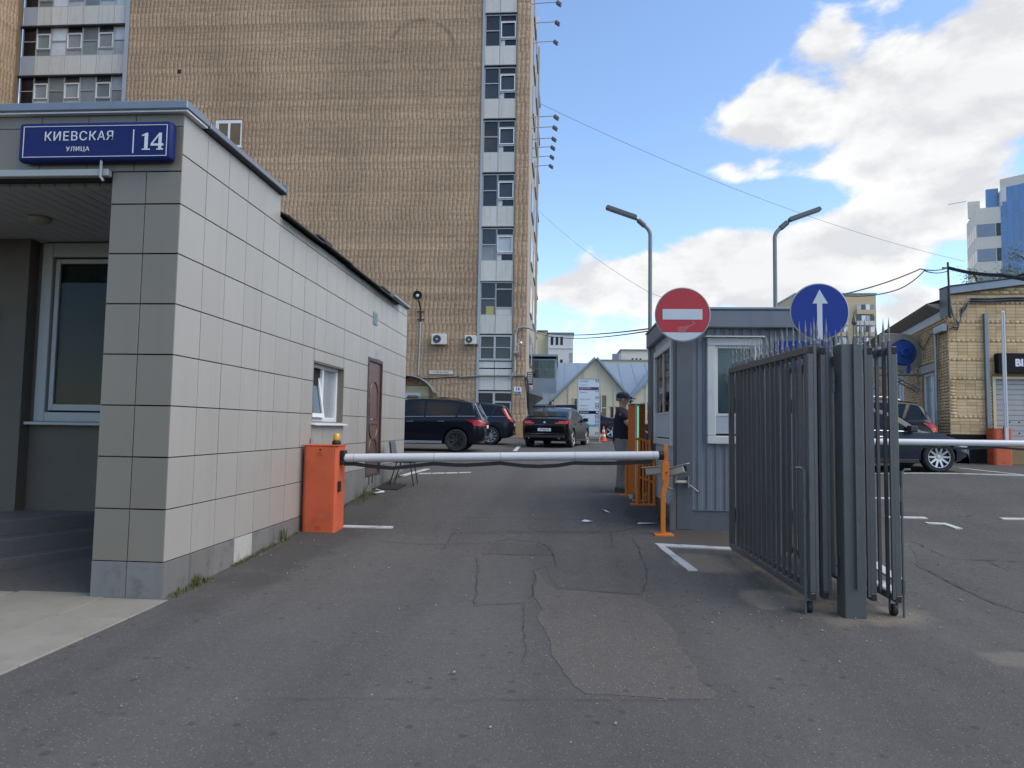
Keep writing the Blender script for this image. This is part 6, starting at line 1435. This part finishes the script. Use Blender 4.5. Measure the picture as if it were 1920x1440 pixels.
def person(label, loc, rotz, shirt, trousers, cap, larm, rarm, H=1.78):
    """local: faces +x, left is +y; larm/rarm: (elbow, wrist) points"""
    t = thing('person', label, 'person', loc, rotz, local=True)
    s = H/1.78
    sl, sr = (0, .19, 1.45), (0, -.19, 1.45)
    (le, lw), (re, rw) = larm, rarm
    def hand(w, e):
        w = Vector(w); d = (w-Vector(e)).normalized(); sd = d.cross(Vector((0, 0, 1))); sd = sd.normalized() if sd.length > .1 else Vector((1, 0, 0)); up = sd.cross(d)
        vs = [w+d*.05, w+d*.095]; es = []; rr = [(.022, .016), (.026, .014)]
        for k in range(4):
            b = w+d*.10+sd*(-.027+.018*k); f1 = b+d*(.035+.006*(k in (1, 2)))-up*.006; f2 = f1+d*.025-up*.02
            vs += [b, f1, f2]; rr += [.0095, .009, .0075]
        tb = w+d*.04+sd*.03; vs += [tb, tb+d*.04+sd*.02-up*.01]; rr += [.011, .009]
        return vs, rr
    V = [(0, 0, .98), (.01, 0, 1.15), (.0, 0, 1.32), (-.005, 0, 1.47), (.0, 0, 1.56), (.02, 0, 1.66), (.025, 0, 1.73)]
    Rd = [(.15, .11), (.14, .10), (.155, .105), (.07, .06), (.055, .05), (.085, .098), (.07, .085)]
    E = [(0, 1), (1, 2), (2, 3), (3, 4), (4, 5), (5, 6)]
    def add(p, r, pr): V.append(tuple(p)); Rd.append(r); E.append((pr, len(V)-1)); return len(V)-1
    for sh, el, wr in ((sl, le, lw), (sr, re, rw)):
        a = add(sh, .06, 2); b = add(el, .042, a); c = add(wr, .028, b)
        hv, hr = hand(wr, el); p0 = add(hv[0], hr[0], c); p1 = add(hv[1], hr[1], p0)
        for k in range(4):
            q = add(hv[2+3*k], hr[2+3*k], p1); q = add(hv[3+3*k], hr[3+3*k], q); add(hv[4+3*k], hr[4+3*k], q)
        q = add(hv[14], hr[14], p0); add(hv[15], hr[15], q)
    for sy in (.095, -.095):
        a = add((0, sy, .90), .085, 0); b = add((.02, sy, .50), .055, a); c = add((-.01, sy, .09), .04, b); add((.1, sy, .035), .032, c)
    skin('body', V, E, Rd, M_skin, t)
    # face: nose, ears, brow
    m = MB(); m.add([(.115, -.015, 1.645), (.115, .015, 1.645), (.142, 0, 1.65), (.112, 0, 1.70)], [(0, 1, 2), (0, 2, 3), (1, 3, 2), (0, 3, 1)]); m.build('nose', M_skin, t)
    for s_ in (-1, 1):
        MB().lathe([(.001, -.012), (.02, -.008), (.024, .0), (.015, .008), (.001, .01)], (.02, s_*.098, 1.665), 'y', 10).build('ear', M_skin, t, smooth=True)
        MB().lathe([(.001, -.006), (.009, 0), (.001, .006)], (.112, s_*.034, 1.69), 'x', 8).build('eye', M_shoe, t)
    MB().obox((.112, 0, 1.605), (1, 0, 0), (0, 1, 0), (0, 0, 1), .004, .025, .005).build('mouth', mat('lips', (.3, .12, .1), .6), t)
    MB().lathe([(.088, 0), (.098, .03), (.094, .075), (.06, .1), (.001, .105)], (-.012, 0, 1.645), 'z', 20).build('hair', M_hair, t, smooth=True)
    # shirt, trousers, shoes
    V = [(.0, 0, .76), (.02, 0, 1.06), (.0, 0, 1.30), (-.01, 0, 1.45), (-.005, 0, 1.51)]; Rd = [(.21, .20), (.205, .19), (.195, .165), (.11, .10), (.07, .064)]; E = [(0, 1), (1, 2), (2, 3), (3, 4)]
    for sh, el in ((sl, le), (sr, re)):
        a = add(sh, .085, 2); md = Vector(sh)+(Vector(el)-Vector(sh))*.75; add(md, .066, a)
    skin('shirt', V, E, Rd, shirt, t)
    MB().tube([(-.03+.062*math.cos(a), .064*math.sin(a), 1.505+.02*math.cos(a)) for a in np.linspace(0, 2*math.pi, 15)], .013, 6).build('collar', shirt, t)
    V = [(0, 0, 1.12), (0, 0, .90)]; Rd = [(.18, .165), (.19, .17)]; E = [(0, 1)]
    for sy in (.1, -.1):
        a = add((0, sy, .80), .125, 1); b = add((.02, sy, .50), .10, a); c = add((.0, sy, .25), .09, b); add((-.01, sy, .03), .085, c)
    skin('trousers', V, E, Rd, trousers, t)
    for sy in (.1, -.1):
        m = MB(); pr = [(-.10, .035), (-.06, .045), (.05, .048), (.13, .045), (.17, .03)]
        V = []; 
        for x, h in pr:
            for y, z in ((-h, .0), (h, .0), (h*.9, .05), (h*.45, .085 if x < .06 else .06), (-h*.45, .085 if x < .06 else .06), (-h*.9, .05)): V.append((x, sy+y, z))
        m.add(V, [(i*6+k, i*6+(k+1) % 6, i*6+6+(k+1) % 6, i*6+6+k) for i in range(4) for k in range(6)]+[tuple(range(6)), tuple(24+k for k in range(6))]); m.build('shoe', M_shoe, t, smooth=50)
    if cap:
        c = MB().lathe([(.108, 0), (.112, .03), (.104, .075), (.07, .105), (.001, .115)], (.005, 0, 1.695), 'z', 22).build('cap', cap, t, smooth=True)
        V = []
        for q in np.linspace(-1, 1, 9): V += [(.005+.108*math.cos(q*.95), .108*math.sin(q*.95), 1.70), (.02+.195*math.cos(q*.55), .10*math.sin(q*1.3), 1.688)]
        MB().add(V+[(a, b, z-.006) for a, b, z in V], [(2*i, 2*i+2, 2*i+3, 2*i+1) for i in range(8)]+[(18+2*i, 18+2*i+1, 18+2*i+3, 18+2*i+2) for i in range(8)]+[(2*i+1, 2*i+3, 18+2*i+3, 18+2*i+1) for i in range(8)]).build('cap_peak', cap, c)
    t.scale = (s*1.14, s*1.1, s)
    return t
M_shirt = mat('navy_polo', (.008, .010, .022), .8, var=.15); M_tr = mat('grey_work_trousers', (.20, .19, .19), .85, var=.25, vs=9); M_cap = mat('navy_cap', (.008, .012, .045), .7)
pm_ = person('man in navy cap, dark polo shirt and grey trousers at the orange column', (1.175, 12.95, gz(1.17, 12.95)), R(-12), M_shirt, M_tr, M_cap, ((.10, .24, 1.22), (.30, .12, 1.12)), ((.12, -.26, 1.20), (.33, -.16, 1.22)), 1.83)
MB().box(.02, .07, -.19, -.17, .78, .9).build('red_tag', M_red, pm_)
person('person in violet shirt mostly hidden behind booth corner', (2.1, 13.75, gz(2, 13.7)), R(180), mat('violet_shirt', (.16, .17, .36), .8, var=.1), M_tr, None, ((.10, .26, 1.22), (.36, .2, 1.2)), ((.1, -.24, 1.2), (.3, -.15, 1.15)), 1.70)
# ---------------------------------------------------------------- yard furniture, litter, plants
ch = thing('chair', 'black metal framed chair against the gatehouse wall', 'chair', (-3.0, 13.2, gz(-3, 13.2)))
g0 = gz(-3, 13.2)
for (x, y, xt) in ((-3.27, 13.0, -3.13), (-3.27, 13.38, -3.13), (-2.79, 13.0, -2.87), (-2.79, 13.38, -2.87)): MB().tube([(x, y, g0-.01), (xt, y, g0+.44)], .011, 8).build('leg', M_black, ch, smooth=True)
MB().box(-3.2, -2.80, 12.98, 13.40, g0+.435, g0+.475).build('seat', M_black, ch, .02, seg=2)
for y in (13.0, 13.38): MB().tube([(-3.16, y, g0+.45), (-3.24, y, g0+.62), (-3.27, y, g0+.82)], .011, 8).build('back_post', M_black, ch, smooth=True)
MB().obox((-3.265, 13.19, g0+.72), (-.12, 0, 1), (0, 1, 0), (1, 0, .12), .13, .20, .018).build('backrest', mat('grey_backrest', (.10, .12, .15), .6), ch, .015, seg=2)
poly_sheet('rubber_mat', [(-3.45, 12.5), (-2.98, 12.5), (-2.95, 13.1), (-3.40, 13.1)], M_black, .02, 0, .3); o = bpy.data.objects['rubber_mat']; props(o, 'black rubber mat on the ground below the chair', 'mat')
MB().tube([(-3.3, 11.95, gz(-3.3, 12)+.02), (-3.15, 12.15, gz(-3.3, 12.2)+.02), (-3.35, 12.35, gz(-3.3, 12.3)+.03)], .015, 6).build('white_hose_scrap', M_white, None, label='pale scrap of hose among weeds by wall', cat='litter')
# information board
ib = thing('information_board', 'tall white directory board on two legs behind the black car', 'board', (1.3, 31.5, gz(1.3, 31.5)))
IY = 31.5; gi = gz(1.3, 31.5)
MB().bar((.80, IY, gi), (.80, IY, 3.78), .05).build('leg', M_alu, ib); MB().bar((1.32, IY+.03, gi), (1.32, IY+.03, 1.2), .05).build('leg', M_alu, ib); MB().bar((1.81, IY, gi), (1.81, IY, 3.78), .05).build('leg', M_alu, ib)
B('foot_bar', .95, 1.9, IY-.35, IY-.25, gi, gi+.04, M_alu, ib); B('foot_bar', .7, 1.9, IY+.25, IY+.33, gi, gi+.04, M_alu, ib)
B('board', .83, 1.785, IY-.015, IY+.015, 1.16, 3.76, mat('board_white', (.60, .66, .71), .4, var=.05), ib)
w = MB(); w.box(.775, 1.84, IY-.03, IY+.03, 3.76, 3.80); w.box(.775, 1.84, IY-.03, IY+.03, 1.12, 1.16); w.build('frame', M_alu, ib)
M_ink = mat('ink_blue', (.06, .18, .32), .5); M_ink2 = mat('ink_navy', (.05, .03, .10), .5); M_ink3 = mat('ink_teal', (.06, .38, .42), .5)
fy2 = IY-.016
def row(z0, z1, m, txt=None, tm=None, x0=.86, x1=1.76):
    if m: B('panel', x0, x1, fy2-.003, fy2, z0, z1, m, ib)
    if txt: text('lettering', txt, (z1-z0)*.75, (x0+.04, fy2-.004, (z0+z1)/2), tm or M_ink, ib, extrude=.001, align='LEFT', sx=.8)
row(3.60, 3.72, None, 'Автомойка', M_ink); row(3.47, 3.53, None, 'пн вс круглосуточно', M_ink)
row(3.28, 3.40, M_ink2, 'АВТО СЕРВИС', M_white); B('red_line', .86, 1.76, fy2-.003, fy2, 3.255, 3.275, M_red, ib)
row(3.11, 3.20, None, 'Шиномонтаж', M_ink); row(2.80, 2.88, None, 'Диагностика Сервис', M_ink); row(2.50, 2.60, None, 'Автозапчасти', mat('ink_rust', (.35, .2, .15), .5)); row(2.36, 2.43, None, 'Офис Шиномонтаж', M_ink)
row(2.17, 2.31, M_blackgloss, 'детейлинг', M_white); row(2.02, 2.10, None, 'Кузовной', M_ink); row(1.90, 1.98, None, 'Ремонт Покраска', M_ink); row(1.75, 1.82, None, 'Мойка', M_ink); row(1.58, 1.68, M_ink3)
B('pale_panel', 1.28, 1.76, fy2-.003, fy2, 1.2, 1.56, mat('pale_panel', (.62, .62, .56), .5), ib); B('blue_plate', 1.08, 1.2, fy2-.004, fy2, 1.43, 1.56, M_blue, ib); text('lettering', 'P', .1, (1.14, fy2-.005, 1.495), M_white, ib)
for z in (3.63, 3.18, 2.86, 2.55, 2.42, 2.2, 2.03, 1.93, 1.76, 1.6, 1.22):
    q = B('arrow_plate', 1.62, 1.76, fy2-.005, fy2-.0035, z, z+.11, M_ink2 if z < 2.3 or z > 2.4 else M_white, ib)
    MB().prism([(1.65, z+.02), (1.73, z+.02), (1.73, z+.06), (1.69, z+.10), (1.65, z+.06)], 'y', fy2-.008, fy2-.0055).build('arrow', M_white, q)
cn = thing('traffic_cone', 'orange traffic cone with white bands beside the board', 'traffic cone', (2.12, 33.5, gz(2.1, 33.5)))
gc = gz(2.12, 33.5)
B('base', 1.93, 2.31, 33.31, 33.69, gc, gc+.035, M_coneorange, cn, .01)
for a, b, m in ((.036, .24, M_coneorange), (.241, .34, M_conewhite), (.341, .47, M_coneorange), (.471, .56, M_conewhite), (.561, .73, M_coneorange)):
    rr_ = lambda h: .155-(h/.73)*.125
    MB().lathe([(rr_(a), gc+a), (rr_(b), gc+b)], (2.12, 33.5, 0), 'z', 18).build('band', m, cn, smooth=True)
# litter
def litter(label, x, y, pts, m=M_paper):
    P = [(x+a, y+b, gz(x+a, y+b)+.016+abs(c)) for a, b, c in pts]; n = len(P)
    MB().add(P+[(a, b, c-.002) for a, b, c in P], [tuple(range(n)), tuple(range(2*n-1, n-1, -1))]+[(i, i+n, (i+1) % n+n, (i+1) % n) for i in range(n)]).build('litter', m, None, label=label, cat='litter')
litter('crumpled pale blue wrapper near the booth on the drive', .66, 10.9, [(0, 0, .01), (.06, .03, 0), (.07, -.09, .02), (.13, -.16, 0), (.06, -.15, .01), (.03, -.05, .02)])
litter('small pale blue paper scrap in the middle of the drive', .40, 10.05, [(-.08, 0, 0), (-.02, .04, .015), (.06, .03, 0), (.09, -.02, .01), (.0, -.04, 0)])
litter('white paper shred at the booth corner by orange post', 1.12, 9.95, [(0, 0, 0), (.3, .05, .01), (.3, .09, 0), (.02, .06, .01)], M_whitedirty)
# loose grit: stones and dead leaves
rnd = random.Random(5); m = MB()
for k in range(420):
    if k < 130: x = rnd.uniform(-3.4, -2.6)-0.0; y = rnd.uniform(6, 14.5)
    elif k < 250: x = rnd.gauss(2.4, .6); y = rnd.gauss(6.4, .5)
    else: x = rnd.uniform(-3, 4.5); y = rnd.uniform(3.2, 11)
    s = rnd.uniform(.004, .011)*(1.6 if rnd.random() < .06 else 1); z = gz(x, y)+.012; a = rnd.uniform(0, 3)
    vs = [(x+s*math.cos(a+q*1.57)*rnd.uniform(.7, 1.2), y+s*math.sin(a+q*1.57)*rnd.uniform(.7, 1.2), z) for q in range(4)]+[(x, y, z+s*.8), (x, y, z-s*.4)]
    m.add(vs, [(0, 1, 4), (1, 2, 4), (2, 3, 4), (3, 0, 4), (1, 0, 5), (2, 1, 5), (3, 2, 5), (0, 3, 5)])
m.build('grit', mat('grit', (.22, .21, .19), .9, isl=.7), None, kind='stuff', label='loose grit scattered on the asphalt', cat='grit')
# grass and weeds at the wall foot
M_grass = mat('grass', (.085, .10, .025), .7, var=.3, isl=.45); M_weed = mat('weed_leaf', (.045, .095, .022), .65, var=.3, isl=.4)
def blades(seed, spots, hgt, dens, m_, name, label, cat):
    r = random.Random(seed); m = MB()
    for (x0, x1, y0, y1, n, h) in spots:
        for k in range(n):
            x = r.uniform(x0, x1); y = r.uniform(y0, y1); z = gz(x, y)+.0; hh = h*r.uniform(.35, 1.1); a = r.uniform(0, 6.28); ln = r.uniform(.1, .7)*hh; wd = r.uniform(.002, .0045)
            d = Vector((math.cos(a), math.sin(a), 0)); s = Vector((-d.y, d.x, 0))*wd; b = Vector((x, y, z))
            p1 = b+d*ln*.35+Vector((0, 0, hh*.6)); p2 = b+d*ln+Vector((0, 0, hh))
            m.add([b-s, b+s, p1+s*.8, p1-s*.8, p2], [(0, 1, 2, 3), (3, 2, 4)])
    m.build(name, m_, None, kind='stuff', fix=False, label=label, cat=cat)
blades(1, [(-3.48, -3.38, 5.92, 6.6, 260, .05), (-3.48, -3.43, 6.32, 6.46, 90, .11), (-3.48, -3.41, 7.1, 8.2, 240, .05), (-3.48, -3.41, 8.3, 8.9, 70, .04), (-3.48, -3.42, 8.38, 8.48, 30, .2)], .1, 1, M_grass, 'grass', 'grass growing along the gatehouse plinth', 'grass')
blades(2, [(-3.46, -3.2, 10.9, 12.3, 260, .07), (-3.44, -3.3, 12.6, 14.6, 160, .07), (-3.47, -3.38, 9.4, 10.9, 90, .06)], .1, 1, M_grass, 'grass', 'grass tufts beyond the orange cabinet at the wall foot', 'grass')
def weed(x, y, h, n, seed, label):
    r = random.Random(seed); z = gz(x, y); t = thing('weed', label, 'plant', (x, y, z)); st = MB(); lf = MB()
    for k in range(n):
        a = r.uniform(0, 6.28); sp = r.uniform(.2, .9)*h*.6; tip = Vector((x+math.cos(a)*sp, y+math.sin(a)*sp, z+h*r.uniform(.4, 1))); b = Vector((x, y, z)); st.tube([b, (b+tip)/2+Vector((0, 0, .03)), tip], .0025, 4)
        for q in range(7):
            c = b+(tip-b)*(.25+.75*q/6); al = r.uniform(0, 6.28); d = Vector((math.cos(al), math.sin(al), r.uniform(-.2, .5))).normalized(); s = d.cross(Vector((0, 0, 1))).normalized(); l = r.uniform(.02, .045)
            lf.add([c, c+d*l*.5+s*l*.28, c+d*l, c+d*l*.5-s*l*.28], [(0, 1, 2, 3)])
    st.build('stems', M_weed, t, kind='stuff'); lf.build('leaves', M_weed, t, kind='stuff', fix=False)
weed(-3.36, 11.55, .26, 9, 1, 'leafy weed by wall beyond orange cabinet'); weed(-3.25, 11.9, .2, 7, 2, 'low weed by wall under the door step end'); weed(1.46, 10.15, .22, 8, 3, 'weed at booth corner behind the orange post'); weed(1.3, 12.05, .16, 7, 4, 'small weed at terminal foot'); weed(-3.42, 14.4, .16, 6, 5, 'weed at far end of tiled wall')
# trees showing above the garage roof
M_leaf = mat('tree_leaf', (.055, .10, .03), .6, var=.3, isl=.45); M_bark = mat('bark', (.10, .08, .06), .9)
def tree(label, x, y, h, rad, n, seed, low=.35):
    r = random.Random(seed); z = gz(x, y); t = thing('tree', label, 'tree', (x, y, z)); tr_ = MB(); lf = MB()
    top = Vector((x, y, z+h*.8)); tr_.tube([(x, y, z-.1), (x+.05, y, z+h*.35), (x-.04, y+.03, z+h*.6), top], [.14, .11, .07, .02], 8)
    clumps = []
    for k in range(26):
        a = r.uniform(0, 6.28); hh = z+h*r.uniform(low, 1.0); f = math.sin(math.pi*min(1, max(.05, (hh-z-h*low*.8)/(h*(1.05-low*.8)))))**.6; rr = rad*f*r.uniform(.35, 1.0)
        c = Vector((x+rr*math.cos(a), y+rr*math.sin(a), hh)); s = Vector((x, y, hh-rr*.7)); tr_.tube([s, (s+c)/2+Vector((0, 0, .1)), c], [.04, .025, .008], 5); clumps.append((c, r.uniform(.3, .62)))
    for k in range(n):
        c, s = clumps[r.randrange(len(clumps))]; p = c+Vector((r.gauss(0, s*.5), r.gauss(0, s*.5), r.gauss(0, s*.42))); d = Vector((r.gauss(0, 1), r.gauss(0, 1), r.gauss(-.2, .7))).normalized(); q = d.orthogonal().normalized(); l = r.uniform(.06, .13)
        lf.add([p, p+d*l*.5+q*l*.3, p+d*l, p+d*l*.5-q*l*.3], [(0, 1, 2, 3)])
    tr_.build('trunk', M_bark, t); lf.build('crown', M_leaf, t, fix=False)
tree('slim tree tip rising behind the garage roof', 17.7, 30, 7.7, 1.0, 3500, 1); tree('fuller tree behind garage at right edge', 20.4, 31, 8.5, 1.7, 6000, 2)
